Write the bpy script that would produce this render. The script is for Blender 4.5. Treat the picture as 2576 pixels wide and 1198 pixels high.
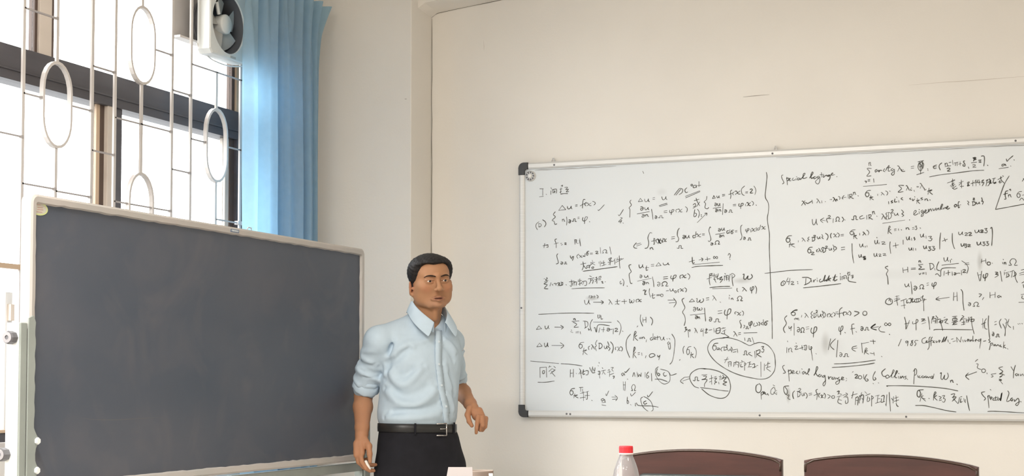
import bpy, bmesh, math, random
import numpy as np
from mathutils import Vector, Matrix, noise as mnoise
random.seed(7)
for o in list(bpy.data.objects): bpy.data.objects.remove(o, do_unlink=True)
S = bpy.context.scene
C = bpy.context.scene.collection

# ------------------------------------------------------------------ camera
CAM_YAW = math.radians(21.4726); CAM_PITCH = math.radians(2.8521); CAM_H = 1.23
cd = bpy.data.cameras.new('camera'); cam = bpy.data.objects.new('camera', cd); C.objects.link(cam)
cam.location = (0, 0, CAM_H); cam.rotation_euler = (math.radians(90) + CAM_PITCH, 0, CAM_YAW)
cd.sensor_fit = 'HORIZONTAL'; cd.sensor_width = 36.0
cd.lens = 36.0 * 4045.455 / 2576.0
cd.shift_y = (757.867 - 599.0) / 2576.0
cd.clip_start = 0.05; cd.clip_end = 200
S.camera = cam

# ------------------------------------------------------------------ world, lights, exposure
W = bpy.data.worlds.new('overcast_sky'); S.world = W; W.use_nodes = True
bg = W.node_tree.nodes['Background']; bg.inputs[1].default_value = 1.0
# bright overcast sky above the horizon, darker (still bright) ground below it
wt = W.node_tree; tcw = wt.nodes.new('ShaderNodeTexCoord'); sep = wt.nodes.new('ShaderNodeSeparateXYZ'); rmp = wt.nodes.new('ShaderNodeMapRange')
wt.links.new(tcw.outputs['Generated'], sep.inputs[0]); wt.links.new(sep.outputs['Z'], rmp.inputs['Value'])
rmp.inputs['From Min'].default_value = -0.12; rmp.inputs['From Max'].default_value = 0.10; rmp.inputs['To Min'].default_value = 2.2; rmp.inputs['To Max'].default_value = 11.5
wt.links.new(rmp.outputs[0], bg.inputs[1]); bg.inputs[0].default_value = (0.985, 0.99, 1.0, 1)
def area(name, loc, rot, sx, sy, power, col=(1, 1, 1), portal=False):
    l = bpy.data.lights.new(name, 'AREA'); l.shape = 'RECTANGLE'; l.size = sx; l.size_y = sy
    l.energy = power; l.color = col
    o = bpy.data.objects.new(name, l); o.location = loc; o.rotation_euler = rot; C.objects.link(o)
    if portal: l.cycles.is_portal = True
    return o
R90 = math.radians(90)
# portals in the two window openings (they only guide the sky light)
area('window_portal', (-3.99, 5.25, 2.03), (0, -R90, 0), 2.14, 2.5, 1, portal=True)
area('window_portal', (-3.99, 2.55, 2.03), (0, -R90, 0), 2.14, 1.2, 1, portal=True)
# unseen ceiling lamps added as fill light, stronger on the window side
for lx, ly in ((-2.3, 2.4), (0.5, 2.2), (-2.3, -0.8), (0.5, -0.8)):
    area('ceiling_fill_light', (lx, ly, 3.36), (0, 0, 0), 1.2, 0.16, 138 if lx < 0 else 58, (1.0, 0.965, 0.925))
S.view_settings.view_transform = 'Standard'; S.view_settings.look = 'None'
S.view_settings.exposure = -0.06; S.view_settings.gamma = 1.0; S.view_settings.use_curve_mapping = False
S.cycles.use_denoising = True
S.cycles.max_bounces = 10; S.cycles.diffuse_bounces = 6; S.cycles.transparent_max_bounces = 24
S.cycles.caustics_reflective = False; S.cycles.caustics_refractive = False
S.cycles.sample_clamp_indirect = 6.0

# ------------------------------------------------------------------ materials
def mat(name, col, rough=0.6, metal=0.0, var=0.0, vscale=8.0, bump=0.0, bscale=60.0, spec=0.5, stretch=None, trans=0.0, col2=None, detail=4.0):
    m = bpy.data.materials.new(name); m.use_nodes = True; nt = m.node_tree; N = nt.nodes; L = nt.links
    b = N['Principled BSDF']; b.inputs['Roughness'].default_value = rough; b.inputs['Metallic'].default_value = metal
    b.inputs['Specular IOR Level'].default_value = spec
    b.inputs['Base Color'].default_value = (*col, 1)
    b.inputs['Transmission Weight'].default_value = trans
    tc = N.new('ShaderNodeTexCoord'); src = tc.outputs['Object']
    if stretch:
        mp = N.new('ShaderNodeMapping'); mp.inputs['Scale'].default_value = stretch; L.new(src, mp.inputs[0]); src = mp.outputs[0]
    if var > 0 or col2:
        n = N.new('ShaderNodeTexNoise'); n.inputs['Scale'].default_value = vscale; n.inputs['Detail'].default_value = detail
        L.new(src, n.inputs['Vector'])
        r = N.new('ShaderNodeValToRGB'); r.color_ramp.elements[0].position = 0.32; r.color_ramp.elements[1].position = 0.68
        c2 = col2 if col2 else tuple(min(1, c * (1 + var)) for c in col)
        c1 = col if col2 else tuple(c * (1 - var) for c in col)
        r.color_ramp.elements[0].color = (*c1, 1); r.color_ramp.elements[1].color = (*c2, 1)
        L.new(n.outputs['Fac'], r.inputs[0]); L.new(r.outputs[0], b.inputs['Base Color'])
    if bump > 0:
        n2 = N.new('ShaderNodeTexNoise'); n2.inputs['Scale'].default_value = bscale; n2.inputs['Detail'].default_value = 5
        L.new(src, n2.inputs['Vector'])
        bp = N.new('ShaderNodeBump'); bp.inputs['Strength'].default_value = bump; bp.inputs['Distance'].default_value = 0.004
        L.new(n2.outputs['Fac'], bp.inputs['Height']); L.new(bp.outputs[0], b.inputs['Normal'])
    return m
M = {}
M['wall'] = mat('painted_plaster', (0.80, 0.772, 0.722), 0.85, var=0.025, vscale=1.6, bump=0.12, bscale=90, spec=0.2)
M['wall_left'] = M['wall']
M['ceiling'] = mat('ceiling_paint', (0.80, 0.77, 0.70), 0.9)
M['floor'] = mat('floor_terrazzo', (0.58, 0.55, 0.51), 0.45, var=0.15, vscale=40)
M['crack'] = mat('crack_shadow', (0.16, 0.15, 0.12), 0.9)
M['frame_dark'] = mat('bronze_aluminium', (0.075, 0.07, 0.078), 0.4, var=0.15, vscale=6, stretch=(1, 0.3, 3))
M['frame_tan'] = mat('lit_tan_aluminium', (0.60, 0.44, 0.30), 0.45, metal=0.0)  # tan metal, with light on the bronze frame's edges put into the colour
M['frame_cream'] = mat('cream_aluminium', (0.66, 0.58, 0.50), 0.5)
M['frame_brown'] = mat('brown_gasket', (0.10, 0.065, 0.05), 0.6)
M['bar'] = mat('white_painted_bar', (0.66, 0.62, 0.59), 0.45)
M['bar_rod'] = mat('grey_steel_rod', (0.42, 0.39, 0.38), 0.45)
M['fan_white'] = mat('fan_plastic', (0.78, 0.80, 0.78), 0.45)
M['fan_dark'] = mat('fan_inner_shade', (0.12, 0.12, 0.13), 0.6)
M['fan_blade'] = mat('fan_blade_plastic', (0.50, 0.49, 0.46), 0.45)
M['steel'] = mat('galvanised_steel', (0.50, 0.49, 0.48), 0.4, metal=0.6)
M['white_plastic'] = mat('white_cable_plastic', (0.80, 0.80, 0.78), 0.5)
M['alu'] = mat('brushed_aluminium', (0.66, 0.66, 0.645), 0.38, metal=0.25, var=0.05, vscale=5, stretch=(0.5, 1, 30))
M['black_plastic'] = mat('black_plastic', (0.028, 0.028, 0.03), 0.4)
M['ink'] = mat('marker_ink', (0.075, 0.075, 0.065), 0.6)
M['board_frame'] = mat('worn_grey_enamel', (0.44, 0.43, 0.40), 0.5, col2=(0.50, 0.46, 0.43), vscale=5)
M['stand'] = mat('grey_green_paint', (0.29, 0.32, 0.295), 0.5, var=0.06, vscale=9)
M['stand_light'] = mat('pale_lit_paint', (0.80, 0.83, 0.82), 0.5)
M['knob'] = mat('grey_knob_plastic', (0.30, 0.29, 0.30), 0.4)
M['knob_dark'] = mat('dark_knob_plastic', (0.13, 0.13, 0.14), 0.45)
M['skin'] = None

def whiteboard_mat():
    m = mat('whiteboard_enamel', (0.70, 0.74, 0.765), 0.28, var=0.012, vscale=1.5, spec=0.35)
    nt = m.node_tree; N = nt.nodes; L = nt.links; b = N['Principled BSDF']
    ramp = [n for n in N if n.type == 'VALTORGB'][0]; tc = [n for n in N if n.type == 'TEX_COORD'][0]
    cur = ramp.outputs[0]
    # wiped ink smears: soft spots at their places on the board
    for (x, z, rx, rz, k) in [(-2.421, 1.622, .035, .014, .5), (-1.700, 1.688, .05, .016, .35), (-0.656, 1.745, .014, .05, .4), (-1.325, 1.40, .022, .055, .35),
                              (-1.30, 1.385, .07, .05, .1), (-1.494, 1.17, .012, .04, .55), (-2.079, 2.110, .03, .02, .12), (-1.02, 1.86, .16, .10, .08), (-0.98, 1.70, .2, .03, .07)]:
        v = N.new('ShaderNodeVectorMath'); v.operation = 'SUBTRACT'; L.new(tc.outputs['Object'], v.inputs[0]); v.inputs[1].default_value = (x, 7.19, z)
        s = N.new('ShaderNodeVectorMath'); s.operation = 'MULTIPLY'; L.new(v.outputs[0], s.inputs[0]); s.inputs[1].default_value = (1 / rx, 0, 1 / rz)
        ln = N.new('ShaderNodeVectorMath'); ln.operation = 'LENGTH'; L.new(s.outputs[0], ln.inputs[0])
        mr = N.new('ShaderNodeMapRange'); mr.interpolation_type = 'SMOOTHSTEP'
        mr.inputs['From Min'].default_value = 0.1; mr.inputs['From Max'].default_value = 1.2
        mr.inputs['To Min'].default_value = k; mr.inputs['To Max'].default_value = 0.0
        L.new(ln.outputs['Value'], mr.inputs['Value'])
        mx = N.new('ShaderNodeMix'); mx.data_type = 'RGBA'; L.new(mr.outputs[0], mx.inputs['Factor'])
        L.new(cur, mx.inputs['A']); mx.inputs['B'].default_value = (0.25, 0.24, 0.22, 1); cur = mx.outputs['Result']
    L.new(cur, b.inputs['Base Color'])
    return m
M['whiteboard'] = whiteboard_mat()

def blackboard_mat():
    m = mat('chalkboard_slate', (0.054, 0.070, 0.098), 0.5, col2=(0.084, 0.093, 0.116), vscale=1.7, bump=0.05, bscale=400, spec=0.45, detail=6, stretch=(1, 1.0, 1.6))
    nt = m.node_tree; N = nt.nodes; L = nt.links; b = N['Principled BSDF']
    ramp = [n for n in N if n.type == 'VALTORGB'][0]; tc = [n for n in N if n.type == 'TEX_COORD'][0]
    n2 = N.new('ShaderNodeTexNoise'); n2.inputs['Scale'].default_value = 3.2; n2.inputs['Detail'].default_value = 3; n2.inputs['Distortion'].default_value = 1.4
    L.new(tc.outputs['Object'], n2.inputs['Vector'])
    mr = N.new('ShaderNodeMapRange'); mr.inputs['From Min'].default_value = 0.5; mr.inputs['From Max'].default_value = 0.75; mr.inputs['To Max'].default_value = 0.38
    L.new(n2.outputs['Fac'], mr.inputs['Value'])
    mx = N.new('ShaderNodeMix'); mx.data_type = 'RGBA'; L.new(mr.outputs[0], mx.inputs['Factor']); L.new(ramp.outputs[0], mx.inputs['A'])
    mx.inputs['B'].default_value = (0.145, 0.135, 0.145, 1); L.new(mx.outputs['Result'], b.inputs['Base Color'])
    return m
M['slate'] = blackboard_mat()

def glass_mat(name, tint=(0.97, 0.98, 0.98), gloss=0.10):
    m = bpy.data.materials.new(name); m.use_nodes = True; nt = m.node_tree; N = nt.nodes; L = nt.links
    N.remove(N['Principled BSDF']); o = N['Material Output']
    t = N.new('ShaderNodeBsdfTransparent'); t.inputs[0].default_value = (*tint, 1)
    g = N.new('ShaderNodeBsdfGlossy'); g.inputs['Roughness'].default_value = 0.05
    lw = N.new('ShaderNodeLayerWeight'); lw.inputs[0].default_value = gloss
    mx = N.new('ShaderNodeMixShader'); L.new(lw.outputs['Fresnel'], mx.inputs[0]); L.new(t.outputs[0], mx.inputs[1]); L.new(g.outputs[0], mx.inputs[2])
    L.new(mx.outputs[0], o.inputs[0])
    return m
M['pane'] = glass_mat('window_glass')

def cloth_mat(name, col, transl, rough=0.85, weave=0.0, var=0.04, tcol=None):
    m = bpy.data.materials.new(name); m.use_nodes = True; nt = m.node_tree; N = nt.nodes; L = nt.links
    b = N['Principled BSDF']; b.inputs['Roughness'].default_value = rough; b.inputs['Specular IOR Level'].default_value = 0.25
    tc = N.new('ShaderNodeTexCoord'); n = N.new('ShaderNodeTexNoise'); n.inputs['Scale'].default_value = 30; n.inputs['Detail'].default_value = 4
    L.new(tc.outputs['Object'], n.inputs['Vector'])
    r = N.new('ShaderNodeValToRGB'); r.color_ramp.elements[0].position = .35; r.color_ramp.elements[1].position = .65
    r.color_ramp.elements[0].color = (*[c * (1 - var) for c in col], 1); r.color_ramp.elements[1].color = (*[min(1, c * (1 + var)) for c in col], 1)
    L.new(n.outputs['Fac'], r.inputs[0]); L.new(r.outputs[0], b.inputs['Base Color'])
    if weave > 0:
        n2 = N.new('ShaderNodeTexNoise'); n2.inputs['Scale'].default_value = 300; L.new(tc.outputs['Object'], n2.inputs['Vector'])
        bp = N.new('ShaderNodeBump'); bp.inputs['Strength'].default_value = weave; bp.inputs['Distance'].default_value = 0.002
        L.new(n2.outputs['Fac'], bp.inputs['Height']); L.new(bp.outputs[0], b.inputs['Normal'])
    if transl > 0:
        t = N.new('ShaderNodeBsdfTranslucent'); (L.new(r.outputs[0], t.inputs[0]) if tcol is None else setattr(t.inputs[0], 'default_value', (*tcol, 1)))
        mx = N.new('ShaderNodeMixShader'); mx.inputs[0].default_value = transl; o = N['Material Output']
        L.new(b.outputs[0], mx.inputs[1]); L.new(t.outputs[0], mx.inputs[2]); L.new(mx.outputs[0], o.inputs[0])
    return m
M['curtain'] = cloth_mat('blue_curtain_cloth', (0.42, 0.56, 0.64), 0.5, weave=0.2, tcol=(0.34, 0.64, 0.88))
M['shirt'] = cloth_mat('pale_blue_shirt_cotton', (0.49, 0.60, 0.69), 0.0, rough=0.8, weave=0.12, var=0.02)
M['trousers'] = cloth_mat('black_trouser_cloth', (0.014, 0.014, 0.018), 0.0, rough=0.9, var=0.1)
M['leather'] = mat('black_leather', (0.022, 0.022, 0.022), 0.4, bump=0.1, bscale=200)
M['buckle'] = mat('polished_buckle', (0.62, 0.60, 0.58), 0.25, metal=0.9)
M['hair'] = mat('black_hair', (0.010, 0.009, 0.009), 0.6, col2=(0.022, 0.019, 0.018), vscale=120, bump=0.5, bscale=300, stretch=(1, 1, 0.3), spec=0.25)
M['brow'] = mat('eyebrow_hair', (0.045, 0.028, 0.020), 0.8, bump=0.8, bscale=400, spec=0.1)
M['shirt_button'] = mat('pale_button', (0.62, 0.70, 0.76), 0.4)
M['eye_white'] = mat('eye_white', (0.62, 0.55, 0.48), 0.3)
M['iris'] = mat('dark_iris', (0.02, 0.012, 0.01), 0.2)
M['wood'] = mat('dark_cherry_veneer', (0.042, 0.016, 0.014), 0.34, col2=(0.066, 0.024, 0.020), vscale=6, stretch=(1.0, 1.0, 9.0), detail=8)
M['wood_edge'] = mat('dark_lacquer_edge', (0.045, 0.026, 0.018), 0.22)
M['pad'] = mat('dark_green_vinyl', (0.03, 0.042, 0.042), 0.35, bump=0.15, bscale=150)
M['table'] = mat('brown_table_laminate', (0.22, 0.10, 0.06), 0.35, var=0.2, vscale=5, stretch=(1, 8, 1))
M['red'] = mat('red_cap_plastic', (0.66, 0.022, 0.035), 0.35)
M['paper'] = mat('white_paper', (0.47, 0.45, 0.455), 0.8)
M['chalk'] = mat('white_chalk', (0.85, 0.82, 0.76), 0.9)
M['cup'] = mat('kraft_paper_cup', (0.27, 0.22, 0.185), 0.8)
M['sticker_rim'] = mat('yellow_sticker_rim', (0.62, 0.68, 0.30), 0.5)
M['sticker'] = mat('pale_sticker', (0.55, 0.53, 0.45), 0.5)
M['sticker_print'] = mat('sticker_print', (0.16, 0.17, 0.14), 0.6)
M['sticker_red'] = mat('sticker_red_print', (0.55, 0.25, 0.22), 0.6)
M['label_blue'] = mat('blue_label_print', (0.12, 0.17, 0.26), 0.5)
M['shoe'] = mat('black_shoe_leather', (0.02, 0.018, 0.017), 0.35)
M['lamp_white'] = mat('lamp_housing', (0.8, 0.8, 0.78), 0.5)

# ------------------------------------------------------------------ helpers
def link(name, me, m=None, parent=None, smooth=False):
    o = bpy.data.objects.new(name, me); C.objects.link(o)
    if m is not None:
        for q in (m if isinstance(m, (list, tuple)) else [m]): me.materials.append(q)
    if smooth:
        me.polygons.foreach_set('use_smooth', [True] * len(me.polygons)); me.update()
    if parent is not None: o.parent = parent
    return o
def from_bm(name, bm, m=None, parent=None, smooth=False, bevel=0.0, seg=2):
    if bevel > 0:
        bmesh.ops.bevel(bm, geom=list(bm.edges), offset=bevel, segments=seg, profile=0.5, affect='EDGES', clamp_overlap=True)
    me = bpy.data.meshes.new(name); bmesh.ops.recalc_face_normals(bm, faces=bm.faces); bm.to_mesh(me); bm.free()
    return link(name, me, m, parent, smooth)
def bx(bm, x0, x1, y0, y1, z0, z1):
    r = bmesh.ops.create_cube(bm, size=1.0)
    bmesh.ops.scale(bm, vec=(x1 - x0, y1 - y0, z1 - z0), verts=r['verts'])
    bmesh.ops.translate(bm, vec=((x0 + x1) / 2, (y0 + y1) / 2, (z0 + z1) / 2), verts=r['verts'])
    return r['verts']
def box(name, x0, x1, y0, y1, z0, z1, m, parent=None, bevel=0.0, smooth=False):
    bm = bmesh.new(); bx(bm, x0, x1, y0, y1, z0, z1)
    return from_bm(name, bm, m, parent, smooth, bevel)
def prism(bm, pts, axis, a, b):
    """pts: 2-D outline, extruded along axis 0/1/2 from a to b"""
    def mk(p, t):
        q = list(p); q.insert(axis, t); return bm.verts.new(q)
    lo = [mk(p, a) for p in pts]; hi = [mk(p, b) for p in pts]
    bm.faces.new(lo); bm.faces.new(hi[::-1])
    n = len(pts)
    for i in range(n): bm.faces.new((lo[i], lo[(i + 1) % n], hi[(i + 1) % n], hi[i]))
def spline(pts, n=6):
    P = [Vector(p) for p in pts]
    if len(P) < 3: return P
    out = []
    for i in range(len(P) - 1):
        p0 = P[max(i - 1, 0)]; p1 = P[i]; p2 = P[i + 1]; p3 = P[min(i + 2, len(P) - 1)]
        for k in range(n):
            t = k / n
            out.append(0.5 * ((2 * p1) + (p2 - p0) * t + (2 * p0 - 5 * p1 + 4 * p2 - p3) * t * t + (3 * p1 - p0 - 3 * p2 + p3) * t ** 3))
    out.append(P[-1]); return out
def tube(bm, pts, r, seg=8, sx=1.0, sy=1.0, up=Vector((0, 0, 1))):
    """swept tube; r may be a list; sx, sy squash the section (flat bars)"""
    pts = [Vector(p) for p in pts]; rings = []
    for i, p in enumerate(pts):
        d = (pts[min(i + 1, len(pts) - 1)] - pts[max(i - 1, 0)]).normalized()
        s = d.cross(up)
        if s.length < 1e-3: s = d.cross(Vector((1, 0, 0)))
        s.normalize(); u = s.cross(d).normalized()
        rr = r[i] if isinstance(r, (list, tuple)) else r
        rings.append([bm.verts.new(p + s * math.cos(a) * rr * sx + u * math.sin(a) * rr * sy) for a in [2 * math.pi * k / seg + math.pi / seg for k in range(seg)]])
    for A, B in zip(rings, rings[1:]):
        for k in range(seg): bm.faces.new((A[k], A[(k + 1) % seg], B[(k + 1) % seg], B[k]))
    bm.faces.new(rings[0][::-1]); bm.faces.new(rings[-1])
def lathe(bm, prof, seg=32, loc=(0, 0, 0), mtx=None, close=True):
    rings = []; vs = []
    for r, z in prof:
        ring = [bm.verts.new((max(r, 1e-5) * math.cos(2 * math.pi * k / seg), max(r, 1e-5) * math.sin(2 * math.pi * k / seg), z)) for k in range(seg)]
        rings.append(ring); vs += ring
    for A, B in zip(rings, rings[1:]):
        for k in range(seg): bm.faces.new((A[k], A[(k + 1) % seg], B[(k + 1) % seg], B[k]))
    if close: bm.faces.new(rings[0][::-1]); bm.faces.new(rings[-1])
    if mtx is not None: bmesh.ops.transform(bm, matrix=mtx, verts=vs)
    bmesh.ops.translate(bm, vec=loc, verts=vs)
    return vs
def empty(name, loc=(0, 0, 0), rz=0.0):
    o = bpy.data.objects.new(name, None); C.objects.link(o); o.location = loc; o.rotation_euler = (0, 0, rz); return o
def tag(o, label=None, cat=None, group=None, kind=None):
    if label: o['label'] = label
    if cat: o['category'] = cat
    if group: o['group'] = group
    if kind: o['kind'] = kind
    return o
def reparent_local(o, parent):
    """parts were built in room coordinates: keep them there under an empty that stands at its thing's base"""
    o.parent = parent; o.matrix_parent_inverse = parent.matrix_world.inverted()
def thing(name, loc, label, cat, group=None, kind=None, rz=0.0):
    e = empty(name, loc, rz); tag(e, label, cat, group, kind); e['_w'] = 1
    bpy.context.view_layer.update()
    return e
def part(name, bm, m, parent, **kw):
    o = from_bm(name, bm, m, None, **kw); o.parent = parent
    o.matrix_parent_inverse = parent.matrix_basis.inverted() if parent.type == 'EMPTY' else Matrix.Identity(4)
    return o
def pbox(name, x0, x1, y0, y1, z0, z1, m, parent, bevel=0.0):
    bm = bmesh.new(); bx(bm, x0, x1, y0, y1, z0, z1); return part(name, bm, m, parent, bevel=bevel)

# ------------------------------------------------------------------ room
XL = -3.78   # inner face of the window wall
YF = 7.22    # face of the whiteboard wall
XC = -3.27   # right face of the corner column
YC = 6.985   # front face of the corner column
ZC = 3.45
bm = bmesh.new(); bx(bm, -4.1, 4.3, -3.2, 7.5, -0.12, 0.0); tag(from_bm('floor', bm, M['floor']), kind='structure')
bm = bmesh.new(); bx(bm, -4.1, 4.3, -3.2, 7.5, ZC, ZC + 0.15); tag(from_bm('ceiling', bm, M['ceiling']), kind='structure')
bm = bmesh.new(); bx(bm, XL, 4.1, YF, YF + 0.24, 0, ZC); wf = tag(from_bm('wall_front', bm, M['wall']), kind='structure')
bm = bmesh.new(); bx(bm, 4.1, 4.3, -3.0, YF, 0, ZC); tag(from_bm('wall_right', bm, M['wall']), kind='structure')
bm = bmesh.new(); bx(bm, XL, 4.1, -3.2, -3.0, 0, ZC); tag(from_bm('wall_back', bm, M['wall']), kind='structure')
# window wall with its openings
bm = bmesh.new()
wins = [(4.0, 6.56), (1.95, 3.15)]; Z0, Z1 = 0.955, 3.10
bx(bm, XL - 0.24, XL, -3.2, 7.46, 0, Z0); bx(bm, XL - 0.24, XL, -3.2, 7.46, Z1, ZC)
ys = [7.46] + [v for w_ in wins for v in (w_[1], w_[0])] + [-3.2]
for i in range(0, len(ys), 2): bx(bm, XL - 0.24, XL, ys[i + 1], ys[i], Z0, Z1)
tag(from_bm('wall_left', bm, M['wall_left']), kind='structure')
# corner column
bm = bmesh.new(); bx(bm, XL, XC, YC, YF, 0, ZC); tag(from_bm('trim_1', bm, M['wall'], bevel=0.004), kind='structure', label='plastered corner column between the curtain and the whiteboard wall')
# beam against the whiteboard wall: its underside climbs away from the column
bm = bmesh.new()
prof = [(XC, 3.036), (-3.235, 3.058), (-2.913, 3.094), (-2.4, 3.135), (4.1, 3.16)]
yb, yf = YF, 7.06
vb = [bm.verts.new((x, yb, z)) for x, z in prof]; vf = [bm.verts.new((x, yf, z + 0.014)) for x, z in prof]
tb = [bm.verts.new((x, yb, ZC)) for x, z in prof]; tf = [bm.verts.new((x, yf, ZC)) for x, z in prof]
for i in range(len(prof) - 1):
    bm.faces.new((vb[i], vb[i + 1], vf[i + 1], vf[i])); bm.faces.new((vf[i], vf[i + 1], tf[i + 1], tf[i])); bm.faces.new((tf[i], tf[i + 1], tb[i + 1], tb[i])); bm.faces.new((tb[i], tb[i + 1], vb[i + 1], vb[i]))
bm.faces.new((vb[0], vf[0], tf[0], tb[0])); bm.faces.new((vb[-1], tb[-1], tf[-1], vf[-1]))
tag(from_bm('trim_2', bm, M['wall']), kind='structure', label='plastered beam along the top of the whiteboard wall')
# hairline cracks and scuffs on the plaster (recessed-looking dark fissures)
def fissure(bm, pts, wd, nrm):
    pts = [Vector(p) for p in pts]; n = Vector(nrm); L_, R_ = [], []
    for i, p in enumerate(pts):
        d = (pts[min(i + 1, len(pts) - 1)] - pts[max(i - 1, 0)]).normalized(); s = d.cross(n).normalized()
        ww = wd * (0.6 + 0.8 * random.random()) * (0.35 if i in (0, len(pts) - 1) else 1)
        L_.append(bm.verts.new(p + s * ww + n * 0.0012)); R_.append(bm.verts.new(p - s * ww + n * 0.0012))
    for i in range(len(pts) - 1): bm.faces.new((L_[i], L_[i + 1], R_[i + 1], R_[i]))
bm = bmesh.new()
random.seed(3)
fissure(bm, [(XC + 0.003 + random.uniform(-.001, .0012), YF, z) for z in np.linspace(3.03, 0.2, 40)], 0.0013, (0, -1, 0))
fissure(bm, [(x, YF, z - 0.002 + random.uniform(-.001, .001)) for x, z in [(XC, 3.036), (-3.25, 3.05), (-3.235, 3.057), (-3.15, 3.066), (-3.06, 3.077), (-2.97, 3.087), (-2.85, 3.099), (-2.6, 3.118)]], 0.0013, (0, -1, 0))
tag(from_bm('crack', bm, M['crack'], parent=wf), kind='structure')
bm = bmesh.new(); fissure(bm, [(-1.697, YF, 2.536), (-1.64, YF, 2.538), (-1.575, YF, 2.539)], 0.0016, (0, -1, 0))
fissure(bm, [(-3.305, YC, 2.592), (-3.298, YC, 2.591), (-3.293, YC, 2.5915)], 0.0014, (0, -1, 0))
from_bm('scuff', bm, mat('scuff_mark', (0.34, 0.31, 0.27), 0.9), parent=wf)
bm = bmesh.new(); fissure(bm, [(-0.95, YF, 2.540), (-0.8, YF, 2.543), (-0.69, YF, 2.542), (-0.4, YF, 2.546)], 0.0009, (0, -1, 0))
fissure(bm, [(-2.99, YF, 2.90), (-2.987, YF, 2.87), (-2.988, YF, 2.85)], 0.0009, (0, -1, 0))
from_bm('scuff', bm, mat('faint_scuff_mark', (0.58, 0.53, 0.47), 0.9), parent=wf)
bm = bmesh.new(); bx(bm, XC, 4.1, YF - 0.012, YF, 0, 0.1); tag(from_bm('baseboard_front', bm, M['floor']), kind='structure')
bm = bmesh.new(); bx(bm, XL, XL + 0.012, -3.0, YC, 0, 0.1); tag(from_bm('baseboard_left', bm, M['floor']), kind='structure')
# housings for the added fill lamps, out of view
for i, (lx, ly) in enumerate(((-2.3, 2.4), (0.5, 2.2), (-2.3, -0.8), (0.5, -0.8))):
    t = thing('ceiling_fill_lamp', (lx, ly, ZC), ['added front ceiling fill lamp on the window side', 'added front ceiling fill lamp on the inner side', 'added rear ceiling fill lamp on the window side', 'added rear ceiling fill lamp on the inner side'][i], 'lamp', 'added fill lamps')
    bm = bmesh.new(); bx(bm, lx - 0.62, lx + 0.62, ly - 0.1, ly + 0.1, ZC - 0.07, ZC - 0.001); part('housing', bm, M['lamp_white'], t, bevel=0.008)

# ------------------------------------------------------------------ window 1 (aluminium sliding window with a wide transom)
XW = -3.90
w1 = thing('window_1', (XW, 5.25, Z0), 'dark aluminium window with a wide transom behind the white grille', None, kind='structure')
def fr(name, y0, y1, z0, z1, m, x1=0.0, d=0.05, par=None):
    return pbox(name, XW - d + x1, XW + x1, y0, y1, z0, z1, m, par or w1, bevel=0.0015)
fr('transom', 4.0, 6.555, 2.350, 2.480, M['frame_dark'], 0.0, 0.09)
fr('transom_lip', 4.0, 6.555, 2.385, 2.392, M['frame_dark'], 0.006, 0.02)
fr('frame_rail', 4.0, 6.555, 3.05, 3.10, M['frame_dark'], 0.0, 0.09)
fr('frame_rail', 4.0, 6.555, 0.962, 1.040, M['frame_dark'], 0.0, 0.09)
fr('frame_lip', 4.0, 6.555, 1.040, 1.052, M['frame_tan'], 0.004, 0.09)
fr('frame_stile', 4.0, 4.09, 0.96, 3.10, M['frame_dark'], 0.0, 0.09)
# right jamb, upper and lower light
fr('frame_stile', 6.505, 6.555, 2.48, 3.05, M['frame_dark'], 0.0, 0.09)
fr('sash_stile', 6.415, 6.440, 2.48, 3.05, M['frame_brown'], -0.02, 0.03)
fr('sash_stile', 6.440, 6.500, 2.48, 3.05, M['frame_tan'], -0.01, 0.03)
fr('frame_stile', 6.43, 6.555, 1.04, 2.35, M['frame_dark'], 0.0, 0.09)
fr('sash_stile', 6.362, 6.395, 1.04, 2.35, M['frame_cream'], -0.02, 0.03)
fr('sash_stile', 6.395, 6.45, 1.04, 2.35, M['frame_brown'], -0.015, 0.03)
# meeting stiles
fr('sash_stile', 4.990, 5.006, 2.48, 3.05, M['frame_brown'], -0.02, 0.03)
fr('sash_stile', 5.006, 5.080, 2.48, 3.05, M['frame_cream'], -0.01, 0.03)
fr('sash_stile', 5.080, 5.100, 2.48, 3.05, M['frame_brown'], -0.015, 0.03)
fr('sash_stile', 5.385, 5.408, 1.04, 2.35, M['frame_tan'], -0.02, 0.03)
fr('sash_stile', 5.408, 5.440, 1.04, 2.35, M['frame_brown'], -0.022, 0.03)
fr('sash_stile', 5.440, 5.488, 1.04, 2.35, M['frame_cream'], -0.005, 0.03)
fr('sash_stile', 5.488, 5.548, 1.04, 2.35, M['frame_dark'], -0.012, 0.03)
st = fr('latch', 4.847, 4.869, 1.453, 1.515, M['frame_cream'], 0.004, 0.02)
fr('sash_stile', 4.838, 4.878, 1.04, 1.56, M['white_plastic'], -0.014, 0.02)
for y0, y1, z0, z1 in ((4.09, 4.99, 2.475, 3.055), (5.10, 6.415, 2.475, 3.055), (4.09, 5.385, 1.045, 2.36), (5.548, 6.362, 1.045, 2.36)):
    fr('pane', y0, y1, z0, z1, M['pane'], -0.03, 0.005)
# unseen second window nearer the camera, added to light the room
for k, (a, b) in ((2, wins[1]),):
    wk = thing('window_%d' % k, (XW, (a + b) / 2, Z0), 'unseen dark aluminium window added nearer the camera for daylight', None, kind='structure')
    for y0, y1, z0, z1 in ((a, b, 0.96, 1.04), (a, b, 3.05, 3.10), (a, b, 2.35, 2.48), (a, a + .06, 1.04, 3.05), (b - .06, b, 1.04, 3.05), ((a + b) / 2 - .04, (a + b) / 2 + .04, 1.04, 3.05)):
        fr('frame_rail', y0, y1, z0, z1, M['frame_dark'], 0.0, 0.09, wk)

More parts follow.
